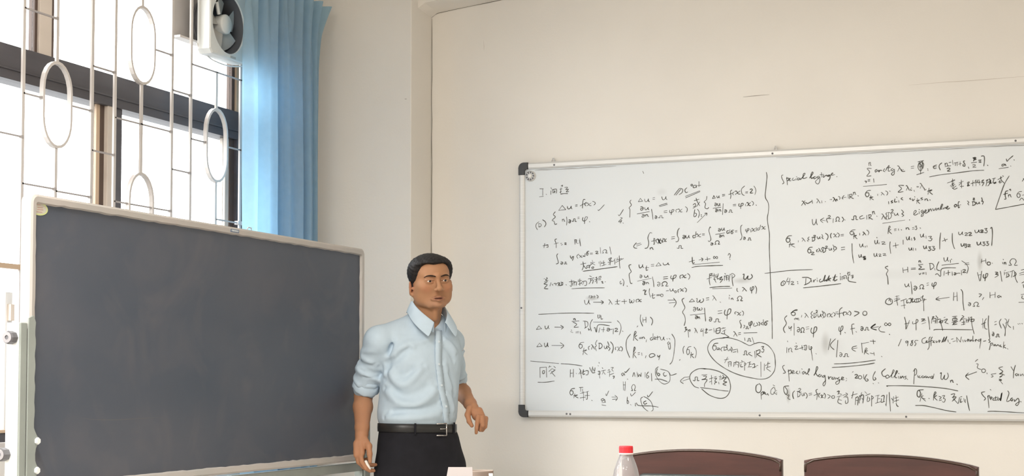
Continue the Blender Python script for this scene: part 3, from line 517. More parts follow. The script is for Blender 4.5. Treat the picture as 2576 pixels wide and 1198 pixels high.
# handwriting: one ribbon mesh per phrase, strokes in millimetres from the board's lower left corner
INK = """104 1092 123 1091/119 1091 119 1059/102 1053 123 1055/136 1065 139 1062/161 1095 164 1087/161 1080 160 1062/169 1087 171 1068/169 1083 188 1087 189 1071 188 1067/175 1077 181 1077 179 1071 174 1071/212 1100 220 1104 218 1096/206 1085 218 1087/212 1093 210 1066/206 1070 214 1075/230 1092 246 1093 236 1082 250 1083 238 1071 252 1072/210 1062 230 1063 246 1062
218 1007 200 984/200 984 236 986/236 986 218 1007/244 1002 245 995 249 989 255 990 261 995 263 1002/263 1002 263 994 268 988/284 1006 294 1007/284 1000 294 1001/334 1030 324 1029 320 997 321 990/308 1001 330 1012/340 1017 334 1013 332 1007 336 1000/340 1012 347 1013 354 1002 364 1000/363 1013 342 1000/370 1021 381 1016 384 1009 377 1002/397 979 403 977 429 1002
100 933 87 924 84 910 92 895/99 924 99 909/96 924 106 924 112 917 107 910 98 908/118 942 131 933 135 920 127 907/183 978 173 965 183 953 167 938 177 932 181 918 191 920/218 941 219 930/219 936 223 941 227 939 228 932 232 931/240 952 242 931 240 911/251 935 256 937 261 932 259 924 255 922 251 925 255 930 261 929/268 930 274 929 276 940 283 940 283 929 290 928/296 947 304 948/296 941 304 942/323 946 320 936 324 929 334 930 342 937 344 947 335 947 331 935 330 915/354 925 357 923
498 952 504 948 523 976/508 937 517 935 500 920 506 918 515 925 507 911/520 913 523 910/561 1019 555 1010 562 995 551 982 555 973 554 937/606 1025 596 1009/596 1009 617 1011/617 1011 606 1025/627 1021 628 1013 631 1008 637 1008 643 1014 645 1021/645 1021 645 1012 650 1007/607 984 613 985 620 980 618 972 611 968 607 973 611 978 619 977/627 981 628 975 631 970 636 971 641 976 644 981/644 981 643 974 648 970/590 952 650 961/614 948 619 949 626 945 623 937 618 935 613 938 618 943 625 942/630 948 632 938/632 943 636 948 641 946 642 940 646 938
666 1024 676 1026/666 1017 676 1018/660 972 664 950 667 923/677 938 681 940 686 936 685 929 680 927 677 930 680 934 686 933/693 931 700 930 702 939 710 939 710 930 718 929/720 960 735 962/720 953 735 954/749 964 747 957 750 952 759 953 766 958 768 965 760 965 757 957 755 942/785 967 779 964 777 959 781 953/787 966 793 967 799 954 808 953/807 967 789 952/823 977 831 970 832 961 828 951/710 1028 712 1020 715 1014 722 1014 728 1021 730 1028/730 1028 730 1019 735 1013/697 987 735 997/699 982 737 991
770 1033 789 1056 797 1063 810 1059 808 1044 793 1034/778 1032 799 1056 804 1059/831 1065 821 1055 825 1043 835 1045/854 1080 857 1079 858 1076 857 1073 854 1072 851 1073 850 1076 851 1079 854 1080/873 1075 863 1073 861 1064 873 1065 875 1075 877 1063/888 1091 888 1067/880 1072 897 1073/823 1025 892 1048/825 1018 893 1044
865 1003 888 1009/874 1015 880 997 891 978/859 983 869 990 872 979 861 975/891 996 876 975/859 968 872 975/868 962 863 931 872 931 876 942 866 946/880 963 887 953 889 939 884 923/897 938 900 935/897 931 900 928/879 901 923 942/914 942 925 943 923 932
925 1021 923 1006 912 995 919 988 916 969 927 963 934 969/958 1023 952 1009/952 1009 965 1011/965 1011 958 1023/972 1021 973 1016 975 1012 978 1012 981 1016 983 1021/983 1021 982 1015 985 1011/998 1025 1010 1026/998 1019 1010 1020/1043 1045 1036 1038 1038 1020 1036 1005/1028 1025 1045 1030/1053 1035 1048 1032 1047 1027 1050 1021/1056 1037 1064 1039 1072 1026 1082 1025/1081 1039 1059 1024/1103 1061 1088 1047 1090 1025 1101 1017/1106 1033 1117 1034/1106 1028 1117 1029/1127 1043 1134 1046 1138 1040 1128 1028 1141 1027/1145 1059 1152 1048 1154 1034 1149 1018
962 987 966 988 971 984 970 977 965 975 962 978 965 982 971 981/976 986 976 980 978 975 982 975 985 980 986 986/986 986 986 979 989 975/954 964 991 968/965 959 970 960 975 956 973 950 969 947 965 950 969 954 974 953/981 957 982 948/982 953 986 957 989 956 990 950 992 949/1002 984 998 933/1008 953 1013 955 1018 951 1016 944 1012 942 1008 945 1012 949 1017 948/1026 944 1032 943 1033 953 1040 952 1040 943 1046 942/1048 977 1061 978/1048 972 1061 972/1077 981 1074 973 1078 968 1086 969 1094 974 1095 981 1088 981 1084 973 1083 957/1106 978 1106 969/1111 982 1117 984 1122 971 1130 970/1129 984 1113 969/1134 990 1141 985 1143 978 1138 970/1154 972 1156 969
1203 1119 1206 1100 1203 1071 1200 1042 1197 1016 1200 998 1209 983 1213 961 1210 932 1206 907 1210 871 1215 834 1214 769 1216 708 1217 661 1220 582 1223 510 1224 419 1224 361
586 817 573 802 577 793 589 791/586 810 607 815/586 801 611 809
662 859 652 861 642 839 646 813 640 793 627 789/652 791 653 783/653 788 659 792 664 790 665 785 669 783/782 786 791 785 792 796 802 796 802 785 811 784/942 804 947 805 953 802 951 796 946 794 942 797 946 800 953 800/960 798 967 798 963 806 969 813 978 813 982 806 977 798 986 798
677 830 671 834 673 810 669 807/659 821 681 826/686 830 682 826 681 821 684 815/686 829 692 831 697 814 704 813/703 832 688 811/690 825 695 827 699 812 706 811/705 828 692 809/706 822 711 823 709 814/715 834 713 814/717 829 722 831 726 819 732 819/732 831 719 817/756 838 771 840/755 829 771 831/794 878 786 867 784 845 790 830 786 817 776 816/810 843 816 844 822 839 820 832 814 829 810 833 814 837 821 836/824 844 825 837 828 831 833 832 837 838 839 844/839 844 839 836 843 831/868 842 858 841 860 831 870 833/873 859 869 831/873 846 880 848 887 836 896 835/895 848 876 835/902 847 913 848/902 841 913 842
943 875 939 878 934 862 939 840 943 821 935 811 930 816/978 868 983 870 989 865 987 859 982 857 978 860 982 864 989 863/994 872 994 865 997 861 1000 861 1004 866 1006 872/1006 872 1005 865 1009 860/965 843 1008 849/983 839 987 840 991 837 990 831 986 829 983 832 986 835 991 834/995 839 996 831/996 835 1000 839 1003 838 1004 832 1006 831/1027 859 1018 856 1020 846 1029 850/1033 864 1029 846/1051 860 1042 859 1037 850 1041 844 1046 847 1045 853 1039 854/1057 856 1066 858/1057 851 1066 852/1090 882 1083 875 1083 853 1088 831 1084 817 1079 815/1095 826 1099 827 1104 823 1102 817 1098 815 1095 818 1098 822 1104 821/1114 813 1119 812 1120 822 1127 821 1127 812 1132 812/1107 863 1105 857 1108 853 1114 854 1120 858 1121 864 1115 864 1112 857 1111 845/1129 861 1130 848/1133 863 1138 865 1144 853 1151 852/1150 865 1134 852/1155 869 1155 853/1168 867 1160 863 1162 856 1169 859/1175 879 1169 858/1179 871 1184 872 1190 861 1197 860/1196 872 1180 859
1280 1103 1273 1100 1274 1089 1281 1074 1283 1067 1276 1062/1296 1092 1299 1057/1294 1085 1303 1088 1305 1079 1298 1075/1307 1080 1312 1084 1311 1087 1307 1082 1309 1075 1316 1076/1327 1087 1321 1082 1325 1076 1334 1079/1338 1084 1339 1077/1340 1093 1343 1090/1352 1086 1345 1084 1347 1077 1354 1080 1356 1085 1357 1078/1359 1078 1377 1099 1379 1106 1372 1103 1370 1085 1377 1083 1388 1087/1399 1083 1415 1104 1412 1110 1406 1097 1408 1081 1417 1086/1426 1089 1419 1086 1420 1079 1428 1082 1433 1087/1442 1090 1435 1087 1438 1080 1445 1087 1445 1067 1438 1055 1429 1059 1427 1068 1442 1081/1453 1106 1454 1084/1446 1096 1463 1097/1465 1093 1460 1091 1462 1084 1467 1087 1470 1091/1470 1091 1478 1092 1479 1087/1488 1094 1483 1090 1485 1087 1492 1093 1490 1076 1483 1069/1495 1093 1504 1098 1503 1102 1497 1097 1499 1091 1513 1094/1521 1085 1523 1083
1663 1141 1664 1126/1664 1134 1668 1141 1671 1139 1671 1129 1674 1126/1675 1113 1656 1114 1667 1098 1654 1080 1673 1081/1645 1058 1652 1057 1650 1050/1659 1063 1668 1064/1659 1057 1668 1058/1684 1067 1685 1051/1638 1035 1741 1039/1700 1108 1691 1104 1693 1096 1701 1103 1703 1099/1707 1105 1708 1096 1712 1103 1721 1102/1733 1110 1727 1100 1734 1096/1736 1100 1752 1124 1748 1099 1757 1099/1741 1113 1759 1114/1769 1109 1760 1104 1766 1098 1774 1105 1774 1085 1767 1079 1762 1086 1774 1096/1788 1119 1794 1117 1807 1094/1797 1111 1789 1095/1807 1103 1809 1094 1821 1094/1813 1102 1815 1100
1847 1113 1860 1115/1847 1105 1859 1106/1877 1133 1901 1137/1885 1133 1888 1078/1896 1130 1892 1096 1882 1096 1877 1110 1882 1129/1896 1130 1901 1120 1897 1102/1899 1136 1885 1124 1895 1113 1882 1110/1871 1076 1902 1085/1917 1101 1920 1098/1918 1095 1920 1092/1957 1115 1943 1109 1946 1100 1956 1101/1945 1107 1957 1108/1979 1123 1969 1115 1967 1105 1972 1092/1992 1121 1993 1110/1993 1116 1998 1121 2002 1119 2002 1112 2006 1110/2009 1123 2018 1124/2024 1133 2026 1113/1992 1106 2017 1109/2000 1096 2008 1099 2013 1094 2002 1086 2015 1085/2031 1120 2048 1123/2036 1120 2036 1108/2043 1121 2044 1107/2049 1114 2061 1116/2056 1124 2056 1107/2076 1127 2070 1124 2076 1113 2076 1104 2068 1106 2070 1113/2090 1100 2093 1093/2110 1139 2122 1140 2112 1134 2123 1135 2112 1128 2125 1131/2112 1127 2112 1123/2110 1137 2125 1138/2103 1117 2126 1119/2108 1107 2116 1109 2120 1105 2109 1098 2123 1097/2133 1127 2145 1128/2137 1125 2136 1117/2142 1127 2142 1116/2135 1117 2145 1118/2145 1144 2157 1143 2158 1121 2155 1100/2170 1104 2172 1101/1925 1064 1973 1071 2041 1076 2108 1082 2156 1082
2241 1105 2231 1103 2232 1096 2242 1101 2244 1104 2247 1097/2218 1086 2257 1090/2266 1096 2268 1094/2249 1127 2252 1116 2259 1124 2277 1139/2280 1122 2282 1119
1364 979 1369 980 1380 962/1378 982 1362 961/1380 974 1391 969 1409 979/1409 984 1412 968/1430 987 1435 986 1446 968/1437 981 1431 969/1453 979 1454 968/1468 975 1471 973/1490 983 1492 981/1495 984 1498 981/1503 990 1508 989 1517 972/1510 984 1504 973/1517 982 1518 976/1518 979 1520 983 1522 981 1523 977 1524 976/1528 995 1534 991 1535 986 1532 981/1544 987 1562 990/1553 998 1544 987 1549 982/1571 1002 1572 984/1578 1000 1577 982/1574 999 1587 1003 1588 994 1579 991 1595 982/1594 1011 1595 999/1595 1006 1599 1011 1602 1009 1603 1002 1606 1000/1614 995 1617 993/1671 1016 1656 1014 1647 1000 1653 988 1662 993 1661 1005 1651 1005/1671 993 1667 973/1665 983 1674 986 1681 986/1679 985 1672 981 1683 973/1701 998 1701 991/1716 1004 1720 1003 1730 992/1722 1000 1716 992/1735 1011 1743 1006 1745 999 1740 991/1753 1010 1755 1007/1815 1031 1793 1032 1805 1018 1790 1003 1812 1004
1824 1029 1829 1028 1839 1008/1831 1022 1825 1009/1843 1015 1845 1008 1850 1010/1846 1020 1848 1017/1859 1009 1860 1002/1871 1024 1873 1021/1876 1024 1879 1022/1884 1037 1889 1035 1901 1014/1892 1030 1885 1015/1903 1016 1904 1007 1911 1010/1923 1015 1918 987/1916 1001 1927 1005 1936 1006/1934 1005 1925 998 1938 986/1844 975 1839 971 1846 968/1851 971 1853 962 1861 970/1860 980 1863 978/1873 972 1869 949/1868 961 1876 964 1882 964/1880 963 1874 958 1883 948/1895 974 1887 971 1895 967/1887 964 1897 965/1904 968 1905 960/1905 964 1910 968 1915 966 1915 961 1919 960/1925 964 1927 961
1748 963 1749 952/1766 967 1759 962 1766 959/1759 955 1767 957/1776 974 1774 960 1785 961/1782 982 1785 979/1792 966 1793 957/1809 978 1802 973 1811 967
2001 1034 2033 1043/2023 1051 2025 1019/2018 1041 2033 1047/2013 1020 2030 1033/2020 1034 2026 1016/2016 1016 2033 1026/2021 1013 2030 1005 2043 1010/2038 1019 2023 1009/2050 1032 2069 1038/2060 1044 2061 1009/2060 1032 2050 1022/2055 1016 2070 1017/2085 1031 2094 1034 2085 1017 2095 1020/2085 1029 2093 1018/2100 1026 2114 1031/2109 1040 2108 1016/2117 1036 2122 1039/2115 1029 2127 1032/2122 1043 2122 1015/2130 1042 2129 1029 2140 1032/2135 1042 2137 1018/2144 1035 2154 1041 2145 1028 2155 1029 2147 1014/2164 1037 2174 1040/2169 1041 2163 1013/2170 1027 2183 1036 2177 1020 2170 1013/2177 1044 2183 1033 2178 1025 2188 1026/2190 1043 2203 1046/2197 1043 2193 1026 2206 1029 2196 1022 2206 1025/2213 1039 2230 1048/2225 1052 2226 1038 2239 1022/2215 1028 2226 1033/2220 1035 2220 1024 2228 1028/2233 1055 2236 1051
2260 1053 2239 1017 2219 962 2201 910/2201 910 2254 918 2330 930/2313 1027 2321 1039/2317 1039 2325 1027/2254 989 2244 985 2242 968 2245 954 2238 953/2235 974 2253 978/2259 992 2264 995 2265 988/2255 972 2256 961/2256 967 2260 972 2264 970 2265 963 2268 961/2311 983 2298 981 2290 968 2296 957 2303 962 2302 973 2294 973/2301 945 2310 955 2319 944/2312 967 2320 968
1410 897 1411 882 1414 872 1420 873 1426 885 1428 897/1428 897 1428 882 1433 871/1447 893 1469 888/1462 901 1447 891 1458 880/1479 900 1474 892 1479 879/1481 908 1487 911 1491 906 1482 898 1494 897/1504 896 1503 878/1513 884 1519 884 1516 893 1521 902 1528 901 1531 893 1527 884 1534 883/1543 902 1550 891 1543 880/1554 890 1557 887/1585 890 1594 888 1595 903 1605 903 1605 889 1613 888/1635 905 1622 899 1624 890 1642 894/1652 906 1652 887/1661 906 1662 887/1659 906 1671 907 1669 897 1662 895 1678 886/1677 922 1678 909/1678 916 1682 922 1685 920 1686 912 1689 909/1695 901 1697 898/1717 908 1722 907 1734 884/1724 900 1717 885/1741 914 1736 909 1741 898 1735 893 1741 882/1747 914 1747 887/1744 914 1754 913 1760 901 1755 889 1746 885/1758 924 1764 927 1767 922 1759 912 1769 912/1772 910 1773 904 1776 901 1780 901 1785 905 1787 910/1787 910 1787 904 1791 900/1803 924 1812 913 1805 906 1813 899 1805 894/1721 867 1818 878/1837 879 1839 877/1744 820 1746 841 1750 854 1754 850 1746 838/1757 839 1748 832 1760 819/1771 839 1780 840/1771 833 1780 834/1789 841 1790 833/1801 837 1803 834
1822 844 1823 836/1823 840 1828 844 1833 842 1833 837 1837 836/1849 843 1858 845/1849 836 1858 838/1861 849 1868 850 1865 844 1869 841 1866 834 1861 836/1882 842 1885 839
1855 900 1867 914 1862 919 1856 909 1860 898 1876 905/1879 914 1881 903/1879 923 1881 921/1895 920 1888 915 1891 908 1898 916 1896 895 1888 892 1893 904 1903 909/1903 909 1910 916 1907 920 1903 911 1908 905 1917 910/1919 923 1920 910 1925 921 1930 922 1932 913/1937 925 1942 915 1951 927/1958 924 1951 921 1952 916 1959 921 1963 926 1964 917/1968 917 1980 938 1976 941 1971 924 1978 920/1981 927 1983 920 1991 928 1993 921/1996 923 2003 930 2000 932 1996 925 2001 919 2010 924/2035 939 2029 934 2032 927 2039 933 2035 939 2040 937/2052 949 2047 949 2045 935 2047 923 2052 928/2040 932 2057 936/2084 952 2091 945 2086 940 2091 933/2107 947 2107 932/2104 947 2113 947 2119 940 2114 933 2105 931/2108 962 2112 963 2114 961 2108 955 2116 955/2122 945 2123 940 2125 937 2129 938 2133 941 2134 945/2134 945 2134 940 2137 937/2144 964 2147 952 2144 948 2151 946 2147 934
1317 826 1301 824 1291 808 1298 796 1308 802 1306 814 1296 814/1311 796 1305 774/1303 785 1317 788 1329 789/1326 788 1314 783 1331 773/1346 803 1346 796/1362 813 1367 812 1378 797/1370 808 1363 798/1396 818 1389 811 1395 806 1387 802 1391 797/1410 815 1410 799/1407 815 1416 815 1421 807 1417 800 1408 798/1414 823 1421 824 1424 822 1416 816 1427 816/1432 818 1433 812 1435 808 1439 809 1442 813 1444 818/1444 818 1443 812 1446 808/1452 827 1457 818 1452 814 1459 807/1468 832 1478 824 1480 813 1474 801/1496 831 1492 826 1491 818 1494 809/1503 826 1509 827 1514 815 1521 814/1520 827 1505 813/1521 832 1528 827 1530 820 1525 812/1537 823 1549 824/1537 817 1549 818/1602 843 1587 841 1577 830 1584 821 1593 825 1592 834 1581 835/1597 826 1593 803/1592 814 1600 817 1607 818/1606 817 1599 812 1609 802/1620 827 1620 818/1634 831 1638 830 1648 817/1640 826 1634 817/1651 840 1658 834 1660 826 1656 817
1410 771 1396 769 1388 755 1394 745 1402 750 1401 760 1392 761/1403 747 1411 749 1416 746 1404 738 1419 737/1433 760 1429 757 1428 753 1431 749/1437 764 1440 763 1448 748/1442 759 1437 749/1457 770 1450 763 1455 755 1451 748/1458 767 1458 746/1455 767 1463 766 1469 757 1465 748 1456 745/1467 772 1473 774 1476 771 1468 764 1478 764/1483 764 1484 759 1486 755 1490 755 1493 759 1495 764/1495 764 1494 758 1497 755/1501 779 1506 768 1503 761 1508 755 1503 747/1508 772 1515 767 1517 762 1512 755/1538 765 1554 767/1538 755 1554 757/1586 782 1587 734 1593 694/1619 779 1620 771 1623 765 1627 766 1631 772 1633 779/1633 779 1633 771 1637 765/1644 769 1644 763/1651 771 1652 764/1686 793 1686 784 1689 777 1693 778 1697 785 1698 793/1698 793 1698 783 1701 777/1694 806 1696 803/1705 783 1706 776/1715 784 1725 786 1730 782 1717 775 1734 774/1615 731 1616 724 1618 719 1621 720 1625 725 1626 732/1626 732 1626 724 1629 719/1633 722 1645 723 1634 716 1646 716 1636 709 1646 709/1633 719 1646 712/1682 735 1682 727 1685 721 1689 722 1693 728 1694 735/1694 735 1694 726 1697 721/1702 730 1709 732 1712 729 1704 722 1714 722/1720 732 1728 733 1732 730 1721 725 1735 724/1753 785 1751 764 1755 732/1765 765 1789 770/1776 779 1778 756
1809 790 1809 771/1823 804 1824 796 1826 791 1830 791 1834 797 1836 805/1836 805 1835 796 1838 790/1845 798 1846 787/1854 799 1859 801 1856 794 1861 794 1857 787/1883 814 1884 807 1886 801 1891 802 1895 808 1897 815/1897 815 1896 806 1900 800/1907 806 1908 794/1917 802 1931 802 1924 795 1933 792 1927 783 1917 785/1833 755 1834 749 1836 745 1840 745 1844 750 1845 755/1845 755 1845 749 1848 744/1852 754 1853 742/1862 752 1863 743/1896 762 1897 755 1899 750 1903 750 1907 756 1908 762/1908 762 1908 754 1911 749/1916 756 1926 757 1921 750 1928 747 1923 740 1916 742/1932 758 1943 758 1937 751 1945 749 1940 741 1932 743/1970 817 1966 785 1965 745/1976 780 1998 788/1985 793 1990 778/2019 813 2019 777 2025 752 2029 745/2046 818 2046 811 2049 806 2054 806 2059 812 2062 818/2062 818 2061 810 2065 805/2071 811 2078 813 2083 809 2072 802 2085 801/2087 812 2095 814 2099 810 2089 801 2102 801/2114 824 2115 817 2118 812 2124 813 2129 818 2131 824/2131 824 2131 817 2136 812/2137 821 2144 823 2148 820 2139 813 2150 813/2154 828 2165 829 2159 822 2166 818 2162 810 2154 812/2055 767 2056 760 2058 755 2062 756 2067 761 2068 767/2068 767 2068 760 2071 755/2072 764 2078 764 2075 758 2079 756 2076 749 2071 751/2082 760 2089 762 2094 759 2083 753 2096 752/2122 772 2123 764 2125 759 2130 759 2136 765 2138 772/2138 772 2137 764 2141 758/2145 770 2154 771 2149 765 2156 762 2152 755 2145 757/2160 771 2169 772 2164 765 2171 762 2167 755 2160 757/2179 828 2185 832 2187 802 2183 754
1192 659 1222 661 1313 669 1409 670
1276 622 1267 613 1268 602 1279 604 1287 616 1279 622 1276 622/1276 616 1277 609/1299 637 1292 620 1305 618/1307 634 1301 605/1310 616 1318 619 1323 615 1312 606 1326 605/1340 618 1342 615/1341 610 1343 607/1379 632 1377 603/1362 636 1388 635 1402 624 1391 610 1371 602/1404 621 1405 614/1401 631 1403 628/1413 624 1414 613 1416 620 1423 626/1429 624 1430 615/1428 632 1430 629/1446 627 1439 620 1443 613 1455 618/1455 616 1466 644 1461 618 1470 623 1471 617 1484 642 1477 617/1480 623 1491 628 1486 630 1482 622 1489 617/1500 619 1512 647 1505 618 1519 623/1498 633 1519 636/1532 650 1533 646/1533 639 1533 620/1540 635 1540 621/1540 634 1558 640 1560 624/1546 632 1553 631 1551 626 1546 626 1546 632/1563 649 1574 654/1567 656 1567 640 1576 645/1574 656 1574 640/1579 638 1590 641 1583 631 1591 634 1584 625/1569 635 1567 621 1574 613 1602 608/1367 589 1444 595 1535 604
1742 677 1730 671 1742 659 1735 643 1740 627 1742 596/1806 668 1808 646/1827 671 1828 648/1808 657 1828 660/1842 665 1861 666/1842 660 1861 661/1875 697 1876 690/1876 694 1879 697 1882 696 1883 691 1885 690/1873 680 1893 681/1875 676 1886 669 1874 659 1900 660/1876 641 1879 636 1884 643/1890 643 1898 644/1890 639 1898 640/1905 646 1906 635/1922 684 1924 658/1919 684 1934 682 1939 668 1924 656/1942 662 1944 654/1961 691 1953 674 1952 657 1964 651/1982 708 1983 698 1986 692 1991 693 1996 700 1998 709/1998 709 1997 698 2002 691/2009 697 2010 685/2013 701 2015 698/1973 675 2044 681/1945 634 1954 638 1967 627 1974 660 2032 662/1983 649 1981 630/1989 639 2008 643/2000 652 2000 631/2016 645 2017 629/2024 640 2028 641 2033 638 2031 633 2027 631 2024 633 2027 636 2032 636/2036 637 2045 639 2050 637/2055 651 2056 630/2060 651 2068 654 2072 650 2061 641 2075 641/2057 692 2075 678 2084 660 2078 636/2072 681 2087 683/2070 675 2088 676
2141 697 2139 680/2157 698 2158 679/2139 687 2157 690/2170 684 2175 682 2177 677 2175 672 2170 670 2165 672 2163 677 2165 682 2170 684/2184 679 2186 677/2227 681 2228 674/2229 694 2231 691/2233 680 2234 672/2233 676 2237 680 2240 679 2240 674 2242 672/2252 668 2263 668 2257 681 2265 694 2278 693 2283 682 2276 667 2288 667
2122 640 2131 602/2140 645 2134 604/2125 628 2138 630/2148 631 2146 622 2149 615 2157 616 2163 623 2165 633 2158 633 2155 621 2153 602/2196 639 2207 637 2197 630 2209 626 2194 616/2196 630 2209 631/2217 643 2220 623 2223 598/2234 645 2240 646/2234 639 2234 626/2234 633 2253 639/2244 636 2243 619/2248 632 2253 622 2240 615/2257 639 2273 645/2267 642 2263 615/2273 642 2283 628 2269 618/2276 638 2279 611 2287 592/2296 631 2314 637/2296 624 2314 627/2303 645 2315 648/2305 590 2314 595/2310 583 2313 569/2301 540 2313 542/2306 535 2304 525 2313 521/2291 507 2317 507
1814 597 1815 590 1818 584 1823 585 1828 591 1830 598/1830 598 1830 589 1834 584/1840 607 1843 579 1845 551/1853 584 1859 586 1866 580 1863 572 1857 568 1853 573 1857 578 1865 577/1875 574 1882 574 1878 583 1883 591 1891 591 1894 583 1889 574 1897 574/1908 597 1916 599/1908 588 1916 590/1932 599 1930 590 1933 584 1941 585 1947 591 1948 600 1942 600 1938 590 1937 572
1748 536 1734 529 1730 515 1744 507 1758 513 1758 528 1748 534/1744 523 1749 532 1753 518/1772 542 1789 545/1768 530 1789 535/1779 545 1779 517/1780 517 1782 503/1768 521 1792 531/1796 522 1820 531/1808 527 1811 489/1797 501 1816 504/1823 527 1821 513 1830 516/1830 530 1840 532 1839 516 1832 513/1840 527 1851 530/1846 534 1845 516 1854 520/1856 528 1857 516 1878 519 1878 531 1856 528/1864 532 1864 518/1871 531 1872 517/1881 536 1892 540/1892 545 1888 529 1898 529 1891 515/1883 522 1905 527/1893 522 1894 477
2003 534 1946 527/1959 537 1946 527 1963 521/2022 555 2020 520/2035 556 2036 518/2022 536 2035 539/2052 568 2059 554 2060 512 2064 476/2083 509 2087 510 2092 506 2091 499 2086 496 2082 500 2086 504 2092 503/2101 494 2109 493 2105 502 2111 510 2120 510 2124 503 2118 493 2128 493/2127 547 2138 544 2128 533/2147 531 2141 521/2173 553 2173 529/2195 553 2194 529/2173 539 2195 543/2213 539 2204 535 2208 529 2217 535 2219 530
120 817 146 822/129 828 125 807/135 819 144 820 146 810 138 810/190 848 181 843 187 824 187 805/177 824 198 829/209 825 216 826/213 818 220 820/229 826 235 828 238 825 230 820 240 819/281 842 282 819/281 838 290 840 288 824/282 831 289 832/295 825 298 823/303 839 310 810/306 845 310 810
196 777 190 768 194 751 198 733 187 728/210 737 215 738 221 734 219 728 214 726 210 729 214 732 220 732/227 728 232 727 232 736 237 736 237 727 242 727/258 766 262 754 275 762 273 752 269 742/268 762 266 749/302 772 294 767 291 760 297 751/302 765 307 765 312 758 319 757/318 766 304 756/326 764 323 761 330 761/333 774 332 759/352 784 344 782 340 772 343 764 347 768 347 776 342 776/357 774 370 775/357 769 370 770/384 781 392 783 396 779 386 772 399 771/408 800 410 772/417 774 425 774 420 781 427 788 436 788 440 782 435 774 444 774/455 802 462 767
310 723 337 728/322 735 324 712 317 695/326 716 337 702/341 715 341 702/341 715 355 717 353 703/344 708 353 710/361 730 381 730/368 742 370 734/362 732 361 725/370 727 355 715/370 725 382 718/366 708 375 709 373 702 366 703 366 708/401 733 402 724/408 736 408 710/417 732 413 724/413 724 431 728/424 737 426 715/415 713 437 720/449 745 464 750 453 736/449 742 467 734/446 728 471 733/457 735 457 716/455 723 449 718/482 746 473 733/480 739 480 719/493 749 489 736/491 739 514 745/484 727 523 745/502 759 503 721 505 699/322 690 395 697 492 707
125 658 129 660/138 665 142 659 133 654 142 647/127 644 146 651/142 644 125 634 142 630 127 613 146 610/161 640 155 623/166 633 170 626/175 633 183 636 186 625/186 632 201 639 196 622/205 639 203 625 221 628/212 644 214 625/212 635 220 640 220 628/236 629 239 626/253 641 275 644/264 651 264 620 256 624/271 637 269 624/278 644 277 623/275 637 289 640 287 623/299 651 297 640/297 642 315 647/306 654 306 623/298 628 315 635/319 643 313 630/319 640 337 643 340 625 329 622/326 640 320 626/355 667 364 663/348 653 377 657/360 654 359 639 351 629/360 646 373 647 369 630/384 657 391 661/380 649 399 653/390 661 391 631/389 647 382 638/402 662 411 664 409 655 402 655 402 662/399 647 411 648/413 638 420 639 417 632 424 632/432 638 434 636/265 608 322 610 429 609
510 639 505 634 508 625 515 630/517 649 523 641 524 629 521 616/539 616 542 614/560 715 550 712 551 700 560 682 550 670 553 645 557 628 565 627/598 714 599 705 602 699 608 700 614 706 616 714/616 714 616 705 621 699/635 708 633 687 642 689/628 698 646 699/602 664 607 666 613 661 611 655 606 652 602 656 606 660 612 659/624 663 625 657 628 654 634 654 639 658 641 663/641 663 641 657 645 653/591 637 658 649/616 633 621 635 627 630 625 622 620 619 616 623 620 628 626 627/633 630 634 622/634 627 639 630 643 629 643 624 647 623/617 592 627 594 626 575 634 575/633 594 624 573
657 712 671 714/657 705 671 706/693 721 680 705/680 705 705 707/705 707 693 721/715 719 716 713 721 709 729 710 736 714 739 719/739 719 739 713 745 709/663 656 668 630 670 608/687 628 693 630 700 624 698 615 692 611 687 616 692 621 699 620/705 612 715 612 709 621 717 630 729 630 734 621 727 611 739 611/716 653 737 655/716 644 737 646/754 659 751 650 755 644 766 645 775 651 777 660 768 660 763 650 761 632/800 660 796 656 795 651 797 644/802 659 809 661 816 649 825 648/824 661 804 647/831 667 840 660 842 650 836 639/649 601 647 582 654 560/664 578 664 556 674 558/656 567 676 571/683 571 699 572/683 567 699 568/708 574 713 572 714 568 713 564 708 562 704 564 702 568 704 573 708 574/729 588 741 590/747 598 748 591 750 587 755 587 760 592 762 598/762 598 762 591 766 586/773 588 777 587 778 583 777 580 773 579 770 581 769 584 770 587 773 588/790 594 786 591 785 586 788 580/794 595 800 596 806 587 813 586/812 597 796 585/817 601 825 596 826 589 822 581
854 742 856 714 865 716/839 720 865 727/886 728 905 731/897 737 905 731 899 722/916 729 939 732/925 740 927 723/964 737 958 743 954 737 958 732 964 737 970 742 974 737 970 731 964 737/856 707 983 715/852 694 889 699 998 700/1023 745 1028 754 1034 746 1030 732/1030 728 1033 725
934 661 949 664 938 653 953 657/923 639 945 646/936 661 934 632 938 611/949 650 962 657/957 664 959 638 966 622/964 635 953 638/968 660 964 646 977 653/977 663 972 638 994 648 983 634 998 637 985 621/1007 663 1011 659/1005 652 1005 630/1005 648 1024 653 1024 633/1011 644 1020 644/1011 637 1020 637/1015 652 1016 630/1031 659 1027 626/1033 655 1043 662 1054 651 1042 640/1041 655 1042 625 1046 604/1091 655 1097 657 1095 638 1104 634 1115 649 1113 636 1124 634 1135 644 1130 656/936 599 986 603 1031 603/949 594 1040 595/1064 594 1063 583 1068 578/1088 596 1094 595 1108 579/1097 591 1089 579/1127 597 1125 588 1128 581 1134 583 1140 589 1141 598 1135 598 1132 587 1131 569/1147 603 1153 594 1154 581 1151 567
329 553 331 541 335 533 342 534 348 543 351 553/351 553 351 541 357 533/353 575 352 565/360 573 369 568 360 563/373 568 384 569/378 575 378 563/389 576 395 572 397 567 393 561/373 542 422 541/411 550 423 541 413 533/449 552 454 550 467 530/457 545 450 530/492 554 492 533 501 531/481 543 506 546/488 533 481 530/513 543 538 544/526 553 527 532/549 551 553 552 552 539 557 536 563 547 562 538 568 536 574 544 572 552/588 552 584 548 583 544 586 538/590 551 596 552 602 542 610 541/609 552 592 540
97 489 249 493 376 490
